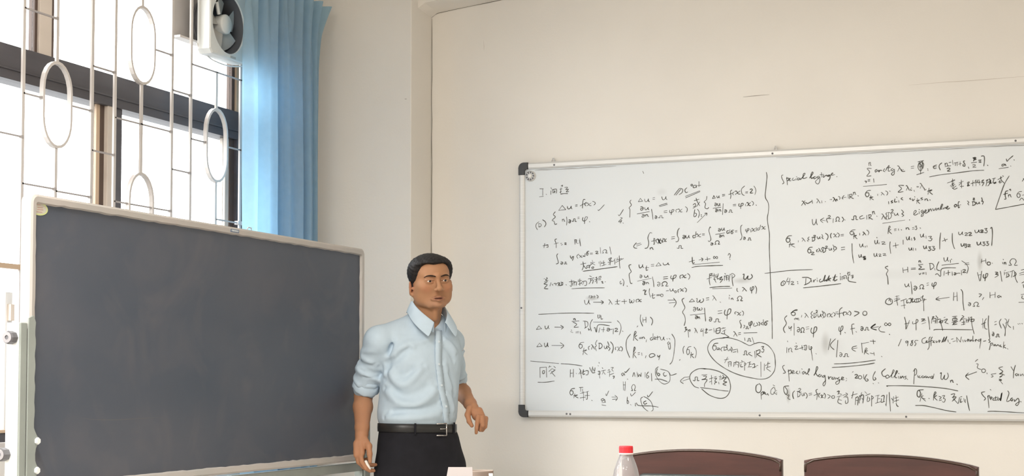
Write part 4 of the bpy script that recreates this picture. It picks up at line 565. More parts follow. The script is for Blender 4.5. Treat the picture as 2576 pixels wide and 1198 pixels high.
737 545 769 545/743 532 773 534/764 554 777 534 765 512/815 553 805 546 809 531 818 509 807 489 816 472 820 450 814 426/852 549 839 535/839 535 864 537/864 537 852 549/872 549 877 550 875 536 882 533 891 544 889 534 898 532 907 541 904 550/919 551 932 553/919 542 932 544/949 561 954 559 967 539/957 554 949 540/984 533 987 530/1027 555 1027 544/1027 563 1029 560/1036 548 1037 542/1037 545 1041 549 1044 547 1044 543 1047 542/1062 537 1070 537 1065 547 1072 556 1082 556 1086 547 1080 537 1090 536
858 508 864 510 871 504 868 495 862 492 858 496 862 502 870 501/875 507 879 508 878 498 882 496 889 504 887 497 893 496 900 501 897 508/843 475 911 480/867 470 872 471 878 467 876 460 871 457 867 461 871 465 877 464/881 465 881 457/881 461 884 465 887 464 888 458 890 457/911 506 913 478 916 445/933 461 939 463 945 458 943 448 937 445 933 450 937 455 945 454/954 442 963 442 965 454 976 454 976 442 985 441/974 491 993 493/974 479 993 482/1008 496 1004 482 1009 472 1022 474 1032 483 1034 498 1024 498 1018 481 1016 453/1060 487 1054 484 1052 480 1056 476/1062 482 1068 483 1074 472 1082 472/1081 484 1064 470/1086 490 1092 485 1093 477 1089 468
817 416 824 419 820 408 829 410 815 397/831 403 842 407 840 398/833 405 835 372/863 413 867 411 877 391/869 406 864 392/897 411 892 398 904 402/904 411 904 376/913 404 924 409 913 391 926 393/918 413 920 389/931 404 945 406/954 413 956 393/963 408 983 414 981 392 965 390 967 408/960 399 983 403/990 410 1008 414/997 416 999 412/994 397 1010 405/1003 403 1003 386 987 390/1003 386 1025 372
1046 395 1051 394 1063 374/1054 388 1046 374/1068 389 1079 391/1068 381 1079 383/1082 448 1075 442 1082 424 1079 411/1093 424 1099 422 1093 411/1102 409 1106 408 1107 418 1112 418 1112 409 1117 408/1119 438 1117 429 1120 423 1126 424 1131 430 1132 440 1127 440 1124 429 1123 411/1142 434 1139 421 1150 419/1153 436 1159 425 1148 421/1162 438 1168 432 1164 421/1181 436 1173 430 1181 425/1184 449 1184 423/1206 442 1195 440 1189 431 1193 423 1199 427 1199 434 1192 435/1094 389 1155 390/1097 367 1099 354/1108 353 1114 352 1115 363 1122 363 1122 352 1128 352/1132 369 1141 340
99 434 86 417/86 417 113 420/113 420 99 434/130 434 131 425 134 419 140 420 145 427 148 435/148 435 147 425 152 419/179 427 223 426/209 435 223 426 212 417/273 466 275 460/274 463 278 466 282 465 282 461 285 460/266 453 302 455/271 450 290 439 276 425 300 426/259 405 271 400/262 413 266 410/285 403 300 405/285 398 300 399/307 404 309 393/331 454 333 422/321 454 343 450 345 431 329 420/348 420 350 411 355 415/369 461 360 447 357 428 363 406/396 483 396 467 405 471 405 483/410 480 412 462 420 464/372 449 462 446/376 420 381 422 388 401 398 435 453 430/405 421 400 399/412 412 429 412/424 424 422 401/440 417 447 419 454 415 452 408 445 405 440 409 445 413 453 412/457 412 467 414/472 416 471 391/479 415 487 418 492 413 480 403 495 403/491 454 506 437 509 413 500 386/516 405 519 402/606 480 603 457 615 426/615 466 617 444/631 468 631 443/617 455 631 456/592 428 587 422
652 468 661 458 663 445 657 430/660 374 651 367 656 360 665 367/665 391 665 362/670 367 679 371 672 376 670 365 681 365/686 380 686 362/681 373 698 376/700 374 701 366 704 361 709 361 714 368 716 375/716 375 716 366 721 360/731 368 734 364/742 368 746 364/741 353 734 346 739 339 746 348 748 322 742 319 737 337/655 298 646 289 653 280 674 289 665 298 651 296/686 291 690 282 699 291/697 286 692 269/755 388 769 361 766 308 757 264 745 248/794 270 791 266/815 332 809 323 808 311 811 297/847 330 833 326 825 307 830 292 838 300 837 315 828 315/847 303 844 277/842 290 851 294 858 295/856 294 849 287 860 277/860 327 869 315 871 297 866 277
102 352 88 334/88 334 115 337/115 337 102 352/127 352 128 341 131 334 136 335 141 343 143 353/143 353 143 341 147 334/164 340 225 339/207 353 225 339 210 326/326 354 310 351 301 337 307 325 317 331 315 343 305 343/326 327 321 295/319 311 331 316 340 317/338 316 328 308 343 295/355 336 349 331 348 325 351 318/362 341 367 340 379 320/369 335 363 320/391 363 383 347 388 336 381 331 388 313/402 348 401 323/398 348 409 348 417 337 411 326 400 322/426 336 427 328 430 323 434 323 438 330 440 337/440 337 439 328 443 322/443 356 450 337 445 331 455 324 448 313/457 355 468 342 471 323 464 301/485 330 482 327 481 322 483 317/490 328 495 330 500 315 507 314/506 331 492 312/507 332 514 327 516 319 511 310/556 390 537 364 535 323 551 280/570 359 573 386 578 403 583 397 573 381/587 383 576 375 591 359/598 373 610 374/598 368 610 369/612 375 614 367/613 372 618 376 622 374 623 369 626 368/633 363 631 352/567 278 570 309 574 329 578 322 570 304/581 306 572 296 584 278/591 301 600 303/591 294 600 295/610 302 611 289/631 289 627 278
1023 372 1005 368 951 360 926 329 933 294 968 254 1022 219 1076 197 1133 184 1173 179 1208 188 1233 218 1237 257 1231 296 1205 331 1170 345 1143 340 1121 332 1103 339 1068 356 1023 368 996 368
974 344 957 341 948 325 954 311 964 318 963 331 952 331/964 320 975 322 981 319 966 314 985 314/996 326 989 321 987 315 991 307/1002 326 1002 312/998 326 1009 325 1016 319 1011 313 1000 311/1012 333 1015 335 1017 332 1012 325 1018 325/1018 318 1019 313 1021 309 1025 310 1029 314 1031 319/1031 319 1030 313 1034 309/1034 326 1038 320 1038 312 1036 302/1043 312 1059 315/1043 302 1058 304/1063 317 1065 300/1090 291 1096 290 1097 306 1105 306 1105 291 1112 289/1125 301 1114 295 1132 284/1143 306 1145 275/1150 310 1152 279/1150 306 1167 312 1165 297 1154 292 1174 279/1174 326 1185 327 1179 317 1186 313 1182 301 1174 304/1002 267 1022 271/1018 280 1004 254/1020 258 1022 236/1020 256 1034 258 1033 238/1025 249 1031 249/1047 256 1045 236/1047 254 1069 256 1067 232/1058 262 1051 243/1058 249 1065 243/1076 254 1094 260/1083 264 1085 260/1080 249 1078 236 1089 236/1096 256 1096 219/1096 253 1103 249 1096 240/1109 253 1125 258/1120 256 1116 236/1120 247 1127 247/1111 234 1129 236/1131 245 1142 249 1142 231/1133 231 1149 236/1151 240 1158 242/1171 257 1171 190/1187 249 1186 218/1191 240 1198 244/1200 249 1213 251/1204 257 1202 231/1195 231 1215 236/1197 227 1215 214
104 235 105 187/104 235 137 237/137 237 138 189/118 219 127 220 126 208 118 207 118 219/154 244 149 235/152 239 161 240/174 241 183 234/166 230 149 216/166 230 181 221/161 216 176 216/181 225 157 205/166 209 181 193/93 165 132 165 178 171
56 266 200 254/210 253 268 249 317 242
258 225 257 189/273 227 272 189/258 207 273 209/286 208 289 205/302 230 311 216 302 211/307 225 314 184/299 205 316 209/323 225 321 202 330 205/319 214 333 218/335 220 347 218 345 202 335 200/354 234 362 216/369 238 366 211 381 211/381 234 378 216 371 229/395 216 405 216 404 202 395 204/400 216 404 184/395 244 398 241/400 259 402 254/416 234 419 229/412 218 433 222/424 220 416 202/424 211 431 202/445 220 450 225/442 211 459 216/452 225 452 191/459 234 471 234 464 225 471 216/454 200 473 207/468 193 476 193 471 182
520 209 511 204 516 195 523 206 527 197/527 215 532 211 551 231/565 191 572 211 577 191/586 213 588 188/591 206 593 191 600 202 605 191 607 209/626 211 626 188/642 213 633 200 635 184 644 191 637 197/539 181 542 178/519 168 521 128/530 168 527 126/519 153 530 153/558 127 565 127 560 140 566 153 574 153 578 142 573 127 581 127
656 206 658 171/690 237 676 224 678 197 694 171 717 157 740 166 746 188 736 215 699 226/685 228 681 211 690 195 697 202 687 208/720 211 713 204 720 193 729 197/673 179 699 179 733 168/743 208 750 197 777 205
814 188 795 171 809 159/814 188 837 190/805 171 839 182/914 227 878 226 846 206 840 179 859 148 882 139/895 135 931 107 976 92 1008 98 1026 122 1030 153 1017 188 982 212 941 224 905 227/855 174 864 173 865 188 876 188 875 174 884 173/896 199 921 200/903 193 918 193 912 182 896 177/896 177 921 177 909 157 909 144/932 181 950 186/941 197 943 155/941 170 932 166/955 188 964 192/954 181 966 184 957 170 966 166 957 162 957 155/977 192 991 188/984 197 981 175/975 166 977 157/993 197 1000 192 993 184/986 179 1011 188 999 170 1013 166 995 157 1010 151/889 141 941 135 995 127 1021 125
280 136 264 133 255 117 261 105 271 111 269 124 259 124/280 111 275 91/273 101 285 104 294 105/292 104 282 99 297 91/302 140 321 141/309 139 309 121/318 134 318 112/306 112 330 118/323 121 323 78/306 91 335 96/333 118 349 123/342 121 342 87 335 87/330 103 354 103/363 81 367 78
423 89 411 85 416 76 426 85 430 71/414 69 433 71/414 59 434 56/434 112 437 102 448 125/463 96 487 96/466 85 489 87/478 105 491 92 482 78/539 97 538 67 546 70 543 79 538 79/554 62 557 59/555 112 560 101 579 119/578 68 578 54/583 70 595 57 655 55 689 50/614 97 604 86 613 54 637 32 653 30 664 41 655 72 637 90 618 99/630 79 618 72 623 63 634 68/636 106 641 97 662 122
1292 465 1281 452 1289 430 1276 409 1278 396 1283 388/1310 477 1329 490 1340 491/1339 488 1322 486 1311 474 1319 465 1329 469 1327 479 1316 479/1331 456 1327 445/1324 450 1336 452 1346 452/1343 452 1334 449 1348 445/1359 466 1357 457/1372 474 1377 472 1389 455/1380 468 1373 455/1407 483 1400 472 1407 465 1400 459 1406 450/1414 473 1413 455/1411 473 1419 473 1424 465 1420 457 1412 454/1422 485 1426 487 1429 483 1423 476 1430 476/1430 470 1431 462 1434 457 1438 458 1442 464 1444 470/1444 470 1444 462 1447 457/1450 484 1456 471 1450 467 1458 458 1452 452/1456 480 1463 473 1465 464 1460 454/1478 471 1474 467 1473 462 1475 456/1480 469 1485 471 1490 458 1497 457/1496 472 1481 456/1499 477 1506 472 1508 466 1503 460/1510 477 1520 479/1510 470 1520 472/1540 498 1531 491 1527 481 1527 453/1518 468 1542 474/1550 478 1545 474 1544 468 1547 461/1552 476 1557 477 1562 467 1569 466/1569 477 1554 465/1569 482 1576 477 1578 469 1573 461/1593 480 1614 473 1592 458/1639 480 1646 477 1648 470 1646 464 1639 461 1632 464 1630 471 1633 477 1639 480
1300 417 1302 406 1313 415/1311 417 1309 397/1324 430 1324 376/1338 410 1343 412 1349 406 1347 395 1342 391 1338 396 1342 403 1349 401/1352 389 1358 389 1354 399 1359 409 1366 409 1369 400 1365 389 1371 389/1378 412 1391 414/1378 403 1391 405/1403 409 1399 395 1404 385 1415 387 1424 397 1425 411 1416 411 1412 395 1410 366/1526 412 1524 400 1527 392 1535 394 1541 402 1542 414 1536 414 1532 400 1531 376/1550 387 1553 384/1592 424 1581 418 1585 377/1575 401 1594 405/1599 390 1602 387/1621 409 1626 411 1631 406 1629 397 1624 394 1621 398 1624 403 1631 402/1636 397 1642 396 1644 407 1651 407 1651 397 1657 396/1685 423 1664 406 1689 395/1666 406 1699 410/1683 421 1666 408/1686 421 1667 405 1690 397/1708 412 1699 401 1707 389 1726 386/1738 420 1730 427 1724 420 1730 414 1738 420 1746 426 1752 420 1746 414 1738 420/1744 377 1746 374
1293 352 1294 346/1290 322 1289 298/1297 318 1299 300/1298 310 1305 319 1311 316 1311 304 1316 301/1325 326 1338 328 1327 313 1343 315/1331 342 1334 339/1347 317 1364 321/1358 330 1360 311/1366 328 1379 330 1377 310 1366 313/1371 326 1373 313/1390 330 1392 312 1403 317 1401 325 1399 317 1406 263/1420 294 1423 291
1487 359 1476 310/1509 359 1485 331 1502 310/1519 352 1512 277/1526 295 1531 297 1537 291 1535 283 1530 279 1526 284 1530 289 1536 288/1542 280 1549 279 1551 291 1560 291 1560 280 1567 279/1602 326 1585 322 1582 311 1597 302/1585 315 1604 317/1623 339 1627 296/1623 336 1655 342/1661 347 1684 346/1674 353 1676 334/1635 289 1638 306 1642 317 1647 313 1638 303/1650 305 1640 299 1654 289/1660 294 1677 291/1676 298 1679 283/1709 280 1712 277/1501 247 1561 249 1624 255 1683 263/1492 231 1560 235 1637 243 1679 250
1279 242 1270 235 1276 220 1283 209 1272 205/1296 222 1300 170/1294 214 1307 220 1309 207 1300 203/1313 207 1322 214 1316 218 1313 205 1326 207/1337 216 1331 207 1342 203/1346 216 1348 205/1356 226 1359 223/1368 214 1359 209 1363 201 1372 211 1376 201/1378 201 1391 218 1389 226 1383 205 1389 198/1411 196 1428 226 1424 235 1419 209 1428 192/1439 201 1430 194 1438 190 1445 198/1456 196 1447 190 1456 188 1460 196 1462 162 1455 149 1451 158 1464 175/1475 192 1477 179 1481 188 1490 188/1496 188 1490 181 1498 179 1503 188/1505 177 1509 185 1515 179/1524 188 1515 181 1524 177 1522 162 1511 156 1509 166 1530 177/1532 179 1543 185 1535 188 1534 177 1545 177/1556 175 1553 170/1554 184 1557 181/1586 213 1581 209/1592 197 1599 200 1604 195 1593 184 1606 184/1615 195 1620 193 1623 187 1620 182 1615 180 1610 182 1607 187 1610 193 1615 195/1630 200 1632 179/1645 200 1636 183 1642 170 1651 175 1644 181/1682 213 1672 192 1674 175 1684 179 1680 187/1671 161 1674 158/1694 164 1697 161/1726 225 1710 209 1716 192 1728 192
1736 198 1727 192 1731 183 1742 189 1736 198/1744 187 1763 213 1759 219 1752 192 1756 185/1761 187 1777 211 1773 215 1767 189 1775 185/1781 192 1785 181/1782 205 1785 203/1790 192 1792 183 1800 192 1804 183/1816 192 1808 189 1816 183 1808 179/1819 180 1822 177/1852 221 1847 158/1846 212 1854 225 1860 217 1858 200 1850 196/1864 196 1865 187/1874 194 1868 187 1878 185/1888 194 1880 189 1888 185 1893 191 1895 185/1899 194 1901 185 1907 191/1907 189 1911 185 1917 191/1927 193 1919 187 1925 182 1929 191/1934 202 1929 181/1960 203 1965 206 1963 183 1970 178 1979 197 1977 181 1986 178 1994 191 1991 206/2002 174 2004 164/2003 169 2008 174 2012 173 2013 166 2016 165/2029 158 2032 155/1735 147 1739 150 1847 149 1969 140 2034 128
2118 264 2108 255/2112 245 2120 243 2116 228 2132 220/2142 223 2147 221 2150 215 2147 209 2141 207 2136 209 2134 215 2136 221 2142 223/2155 206 2157 201/2181 201 2173 199 2181 191 2173 187/2179 201 2193 203/2113 210 2067 193/2079 206 2067 191 2081 177/2221 232 2205 226 2221 212 2207 201/2207 201 2223 199 2207 187 2217 191/2205 173 2216 175 2205 179/2209 173 2220 158/2226 198 2228 196/2255 232 2264 216/2273 238 2266 212 2264 183/2280 203 2272 199 2278 193 2284 201 2286 193/2292 201 2294 193 2302 201 2305 193
1160 157 1149 149 1148 127 1159 118 1170 127 1171 149 1162 160/1170 118 1172 88/1170 114 1179 123 1181 114 1172 107/1181 114 1188 118 1184 123 1184 112/1192 118 1188 114 1194 110/1197 108 1201 114 1205 105/1230 144 1217 131 1216 114 1227 112 1236 127 1232 142/1227 121 1243 110/1226 153 1234 149/1240 129 1243 126/1241 119 1244 116
1298 149 1276 145 1276 123 1286 110 1291 127 1280 145/1289 106 1299 108 1293 93 1304 88/1324 127 1316 118 1315 105 1319 91/1337 124 1337 101/1334 124 1343 124 1349 114 1345 103 1336 99/1341 135 1347 138 1351 133 1342 122 1354 122/1356 117 1356 110 1358 105 1362 105 1365 111 1366 118/1366 118 1366 110 1369 105/1371 119 1378 112 1380 103 1375 93/1388 115 1401 117/1388 108 1401 110/1427 134 1419 128 1425 110 1422 87/1410 106 1431 115/1438 117 1433 112 1431 105 1434 98/1440 107 1444 109 1447 98 1453 97/1452 110 1441 95/1455 117 1460 111 1461 103 1458 93/1470 111 1483 104 1472 93/1495 106 1500 105 1502 100 1500 95 1495 94 1491 95 1489 100 1491 104 1495 106/1513 123 1523 126 1517 111/1523 115 1534 111/1512 100 1532 106/1523 102 1516 77 1533 68/1519 89 1533 85/1538 107 1559 115/1551 119 1559 111 1542 98/1551 98 1559 100 1561 77 1550 72 1550 85/1576 107 1602 115/1585 124 1578 94/1595 98 1593 66/1595 96 1606 100 1603 64/1597 85 1603 85/1612 107 1610 73/1612 102 1629 109 1626 73/1621 120 1614 86/1622 94 1629 88/1635 124 1644 115/1639 107 1658 115/1648 103 1645 81 1656 86 1654 98/1665 107 1664 60/1664 105 1673 98 1664 90/1681 105 1698 109/1692 107 1689 77/1692 92 1702 94/1681 73 1704 80/1706 103 1719 107 1716 82/1708 94 1706 77 1721 82/1725 71 1725 65/1731 111 1727 61/1741 122 1743 82 1746 38/1751 95 1757 86/1760 103 1757 74/1764 95 1780 101/1770 107 1772 78/1763 82 1782 88/1770 74 1774 63 1780 59
1888 133 1865 129 1861 108 1871 101 1875 120 1869 131/1881 116 1873 82/1887 108 1881 99 1897 83/1883 95 1895 93/1910 96 1913 94/1930 87 1932 109 1937 124 1941 119 1932 106/1944 108 1934 100 1946 87/1953 104 1963 100 1955 91/1954 85 1965 89/1967 106 1978 108 1972 96 1980 92 1975 79 1967 82/2004 112 2020 116 2013 100/2009 100 2026 102 2009 83/2013 96 2033 73/2040 100 2035 75/2044 102 2050 104/2046 96 2043 79 2052 83/2058 96 2060 81/2064 92 2064 77/2070 108 2074 79 2081 43/1853 64 1887 64 1928 56 1984 43 2025 37
2146 125 2132 121 2138 108 2148 96 2142 88/2158 109 2160 80 2162 55/2156 102 2164 109 2166 96/2168 92 2176 100 2170 102 2170 90/2182 98 2178 90 2187 88/2190 105 2189 88 2195 90/2184 98 2200 102/2203 98 2197 94 2201 88 2207 96 2209 86/2211 86 2216 121 2209 88/2240 129 2245 117 2235 84 2249 88/2259 99 2251 92 2257 86 2261 94/2267 92 2268 84 2282 97 2286 80 2278 66 2272 72 2288 84/2292 84 2294 81/2156 40 2189 41 2311 35/2168 135 2171 132
1811 451 1817 423 1816 398/1832 436 1819 400/1811 421 1832 425/1846 431 1846 421 1863 425 1869 435 1861 437 1860 393/1883 441 1898 441 1885 433/1883 431 1902 435/1885 420 1902 426/1912 451 1916 422 1918 395/1929 449 1937 451 1928 441/1928 441 1926 422/1928 439 1945 443 1942 422/1932 432 1941 432/1945 455 1951 447/1953 447 1949 422/1953 438 1965 440 1961 430/1957 426 1973 434 1971 425 1961 424/1963 432 1969 409 1973 390/1979 446 1984 448/1977 434 1994 440 1983 425/1983 425 1997 419/2014 450 2034 452/2016 442 2032 443 2032 433 2016 431 2016 442/2022 450 2022 433/2028 450 2028 433/2012 425 2038 429/2024 429 2018 416 2034 418/2032 427 2014 414/2055 454 2063 449 2052 441/2048 435 2068 441/2054 443 2046 429/2054 424 2068 426/2062 433 2062 414/2052 414 2068 418/2072 441 2074 424/2072 432 2082 436/2083 447 2080 424/2091 447 2082 428/2088 434 2105 438 2102 428 2090 428/2095 449 2096 415 2105 374/1935 392 1956 395 2098 392
2141 440 2142 398/2136 415 2154 423/2157 440 2148 423 2150 398 2160 394/2166 452 2164 415 2169 354/2181 380 2184 381 2187 376 2186 368 2183 365 2180 369 2183 374 2187 373/2193 361 2199 360 2200 371 2206 371 2206 361 2211 360/2190 424 2198 427/2190 412 2198 415/2218 437 2210 422 2218 397/2232 438 2240 430 2236 397/2234 418 2248 426/2250 436 2244 414 2257 399/2224 416 2234 393 2232 364/2267 405 2268 391/2286 416 2289 413/2293 417 2295 414/2302 417 2304 414
1796 354 1783 324/1822 347 1814 343 1818 337 1825 345 1822 324/1847 349 1839 345 1845 337 1841 326 1835 330 1845 345/1858 349 1853 341 1859 334 1853 324/1858 349 1868 348/1901 361 1886 353 1886 338 1898 336 1903 347/1907 347 1903 338 1911 340/1921 363 1915 355 1915 321 1908 307/1929 363 1923 351 1923 323/1911 342 1931 348/1937 346 1931 340 1939 338/1944 346 1946 338 1952 344/1956 340 1962 346 1956 348 1958 338/1968 338 1980 363 1972 340/1976 340 1991 365 1982 342/1994 350 1996 339/2001 336 2004 334/2009 352 2017 354/2015 341 2027 345/2031 360 2033 339/2033 358 2047 339/2047 339 2051 362/2057 349 2059 339/2065 349 2067 341 2073 347/2077 343 2083 349 2077 351 2079 341/2087 349 2087 341 2093 349 2095 343/2100 366 2099 343 2105 347/2109 345 2113 351 2109 341/2115 349 2119 345/2127 351 2121 345 2127 342 2133 353 2127 311/2143 342 2153 344/2171 352 2165 348 2171 340 2165 336/2173 332 2167 305/2171 332 2181 334 2177 323/2185 329 2187 321 2191 329/2193 327 2195 321 2203 327 2205 321/2215 325 2209 321 2219 317/2227 339 2225 311/2233 325 2226 319 2236 311/2241 310 2244 307
618 1152 623 1141"""
def write_cluster(strokes):
    bm = bmesh.new()
    for v in strokes:
        pts = [Vector((BX0 + v[i] / 1000, YS, BZ0 + v[i + 1] / 1000)) for i in range(0, len(v), 2)]
        L0 = sum((b - a).length for a, b in zip(pts, pts[1:]))
        pts = spline(pts, 4 if L0 < .08 else 6)
        if L0 < .004: pts = [pts[0], pts[0] + Vector((.002, 0, -.002)), pts[-1]]
        n = len(pts); A_, B_ = [], []; w0 = .00205 * random.uniform(.85, 1.18)
        dist = 0
        for i, p in enumerate(pts):
            d = pts[min(i + 1, n - 1)] - pts[max(i - 1, 0)]
            if d.length < 1e-6: d = Vector((1, 0, 0))
            d.normalize(); s = Vector((-d.z, 0, d.x))
            wv = w0 * (.82 + .36 * mnoise.noise(p * 45)) * (.72 if i in (0, n - 1) else 1)
            o_ = Vector((0, -.0006, 0))
            A_.append(bm.verts.new(p + s * wv + o_)); B_.append(bm.verts.new(p - s * wv + o_))
        for i in range(n - 1): bm.faces.new((A_[i], A_[i + 1], B_[i + 1], B_[i]))
        # rounded ends
        for e, nb, sg_ in ((0, 1, -1), (n - 1, n - 2, 1)):
            d = (pts[e] - pts[nb]);
            if d.length > 1e-6:
                d.normalize(); t = bm.verts.new(pts[e] + d * w0 * .7 + Vector((0, -.0006, 0))); bm.faces.new((A_[e], B_[e], t))
    me = bpy.data.meshes.new('handwriting'); bm.to_mesh(me); bm.free()
    o = link('handwriting', me, M['ink'], wb); o.matrix_parent_inverse = wb.matrix_basis.inverted(); return o
def clusters(line, gap=17):
    """strokes that stand close together make one written word or formula"""
    st = [[int(q) for q in s_.split()] for s_ in line.split('/')]; bb_ = [(min(v[0::2]), max(v[0::2]), min(v[1::2]), max(v[1::2])) for v in st]
    par = list(range(len(st)))
    def root(i):
        while par[i] != i: i = par[i]
        return i
    for i in range(len(st)):
        for j in range(i):
            a, b = bb_[i], bb_[j]; dx = max(a[0], b[0]) - min(a[1], b[1]); dz = max(a[2], b[2]) - min(a[3], b[3])
            if max(dx, dz) < gap: par[root(i)] = root(j)
    out = {}
    for i in range(len(st)): out.setdefault(root(i), []).append(st[i])
    return out.values()
nh = 0
for ln in INK.strip().split('\n'):
    for cl_ in clusters(ln): write_cluster(cl_); nh += 1
print('handwriting parts', nh)

# ------------------------------------------------------------------ mobile blackboard on its stand
XB = -3.0
bb = thing('blackboard', (XB - .02, 4.88, 0.0), 'large framed dark slate blackboard on a grey green rolling stand', 'blackboard')
y0, y1, z0, z1 = 3.811, 5.952, 0.905, 1.775; fw = .026
bm = bmesh.new(); bx(bm, XB - .024, XB - .006, y0 + .01, y1 - .01, z0 + .01, z1 - .01); part('slate', bm, M['slate'], bb)
def rounded(bm):
    pass
def frame_ring(bm, wob=True):
    """frame with rounded corners and a slightly ragged inner bead"""
    def rr(ya, yb_, za, zb_, r, n=6):
        out = []
        for cy_, cz_, a0 in ((yb_ - r, zb_ - r, 0), (ya + r, zb_ - r, 90), (ya + r, za + r, 180), (yb_ - r, za + r, 270)):
            for k in range(n + 1):
                a = math.radians(a0 + 90 * k / n); out.append((cy_ + r * math.cos(a), cz_ + r * math.sin(a)))
        return out
    def dens(P_, m_=10):
        out = []
        for i in range(len(P_)):
            a, b = P_[i], P_[(i + 1) % len(P_)]; L_ = math.hypot(a[0] - b[0], a[1] - b[1]); k = max(1, int(L_ / .05))
            for j in range(k): out.append((a[0] + (b[0] - a[0]) * j / k, a[1] + (b[1] - a[1]) * j / k))
        return out
    O = rr(y0, y1, z0, z1, .026); I = rr(y0 + fw, y1 - fw, z0 + fw, z1 - fw, .006)
    Od, Id = [], []
    for i in range(len(O)):
        a, b, c, d = O[i], O[(i + 1) % len(O)], I[i], I[(i + 1) % len(I)]
        L_ = math.hypot(a[0] - b[0], a[1] - b[1]); k = max(1, int(L_ / .03))
        for j in range(k):
            t = j / k; Od.append((a[0] + (b[0] - a[0]) * t, a[1] + (b[1] - a[1]) * t)); w_ = .0016 if k > 1 else 0
            Id.append((c[0] + (d[0] - c[0]) * t + random.uniform(-w_, w_), c[1] + (d[1] - c[1]) * t + random.uniform(-w_, w_)))
    n = len(Od)
    lay = [(Od, XB - .032), (Od, XB + .002), ([(o[0] + (i[0] - o[0]) * .25, o[1] + (i[1] - o[1]) * .25) for o, i in zip(Od, Id)], XB + .006), ([(o[0] + (i[0] - o[0]) * .85, o[1] + (i[1] - o[1]) * .85) for o, i in zip(Od, Id)], XB + .004), (Id, XB - .006)]
    R_ = [[bm.verts.new((x, p[0], p[1])) for p in Q] for Q, x in lay]
    for A, B in zip(R_, R_[1:]):
        for k in range(n): bm.faces.new((A[k], A[(k + 1) % n], B[(k + 1) % n], B[k]))
    bridge(R_[-1], R_[0])
bm = bmesh.new(); frame_ring(bm); part('frame', bm, M['board_frame'], bb)
# oval maker's sticker and a small label on the top rail
def oval(cy_, cz_, ry, rz, x, m, name, par):
    bm = bmesh.new(); prism(bm, [(cy_ + ry * math.cos(2 * math.pi * k / 28), cz_ + rz * math.sin(2 * math.pi * k / 28)) for k in range(28)], 0, x - .0006, x); return part(name, bm, m, par)
so = oval(3.8555, 1.7345, .0415, .0195, XB - .0045, M['sticker_rim'], 'sticker', bb)
o = oval(3.8555, 1.7345, .0345, .0150, XB - .0039, M['sticker'], 'sticker_face', bb)
bm = bmesh.new()
for a in ([(3.834, 1.737), (3.837, 1.731), (3.842, 1.742)], [(3.839, 1.731), (3.841, 1.724)]): tube(bm, [(XB - .0036, y, z) for y, z in a], .0012, 5)
part('sticker_print', bm, M['sticker_print'], bb)
bm = bmesh.new()
for a in ([(3.845, 1.745), (3.862, 1.746)], [(3.848, 1.738), (3.872, 1.739)], [(3.848, 1.732), (3.874, 1.733)], [(3.844, 1.7245), (3.870, 1.7255)]): tube(bm, [(XB - .0036, y, z) for y, z in a], .0007, 5)
part('sticker_print', bm, M['sticker_red'], bb)
bm = bmesh.new(); bx(bm, XB + .004, XB + .0065, 4.900, 4.955, 1.757, 1.768); part('label', bm, M['label_blue'], bb)
bm = bmesh.new()
for y in (4.906, 4.914, 4.921, 4.929, 4.937, 4.945): bx(bm, XB + .0062, XB + .0069, y, y + .004, 1.7595, 1.7655)
part('label_print', bm, M['fan_white'], bb)
bm = bmesh.new(); tube(bm, [(XB, 5.02, 1.776), (XB + .003, 5.024, 1.784), (XB + .003, 5.045, 1.783), (XB, 5.05, 1.775)], .0018, 6); part('clip', bm, M['steel'], bb)
# long chalk-wiped streak
bm = bmesh.new(); P_ = spline([(XB - .0058, 4.07, 1.118), (XB - .0058, 4.13, 1.113), (XB - .0058, 4.25, 1.109), (XB - .0058, 4.40, 1.111), (XB - .0058, 4.52, 1.113)], 6)
A_ = [bm.verts.new(p + Vector((0, 0, .0012 * math.sin(math.pi * i / (len(P_) - 1))))) for i, p in enumerate(P_)]; B_ = [bm.verts.new(p - Vector((0, 0, .0012 * math.sin(math.pi * i / (len(P_) - 1))))) for i, p in enumerate(P_)]
for i in range(len(P_) - 1): bm.faces.new((A_[i], A_[i + 1], B_[i + 1], B_[i]))
part('chalk_streak', bm, mat('chalk_streak', (.125, .125, .135), .9), bb)
# stand: two posts, cross bars, feet with castors
def post(name, ya, yb_, za, zb_, m, xa=XB - .045, xb=XB + .004):
    return pbox(name, xa, xb, ya, yb_, za, zb_, m, bb, bevel=.002)
post('post', 3.772, 3.801, 0.12, 1.398, M['stand'])
post('lit_post_side', 3.768, 3.773, 0.12, 1.398, M['stand_light'], XB - .043, XB - .001)  # post side towards the camera, its daylight glare put into the pale colour
post('post', 5.965, 5.990, 0.12, 1.415, M['stand'])
# scalloped flange of the pivot bracket with two hexagon bolts
bm = bmesh.new(); fl = [(3.800, 1.412), (3.822, 1.420)]
zz = np.linspace(1.40, 1.095, 26)
for z in zz: fl.append((3.830 + .0018 * math.sin(z * 95) + random.uniform(-.0006, .0006), z))
fl += [(3.836, 1.083), (3.842, 1.074), (3.850, 1.066), (3.848, 1.048), (3.839, 1.036), (3.836, 1.02), (3.837, 1.00), (3.842, .99), (3.850, .980), (3.849, .965), (3.838, .950), (3.828, .942), (3.800, .942)]
prism(bm, fl, 0, XB + .006, XB + .010); part('bracket', bm, M['stand'], bb)
for z in (1.057, .972):
    bm = bmesh.new(); lathe(bm, [(.0105, 0), (.0105, .006), (.0085, .008), (0, .008)], 6, close=False, mtx=Matrix.Translation((XB + .010, 3.8425, z)) @ Matrix.Rotation(R90, 4, 'Y')); part('bolt', bm, M['stand_light'], bb)
bm = bmesh.new(); prism(bm, [(5.955, 1.405), (5.985, 1.395), (5.998, 1.30), (6.024, 1.05), (6.027, .80), (5.955, .80)], 0, XB - .012, XB - .004); part('bracket', bm, M['stand'], bb)
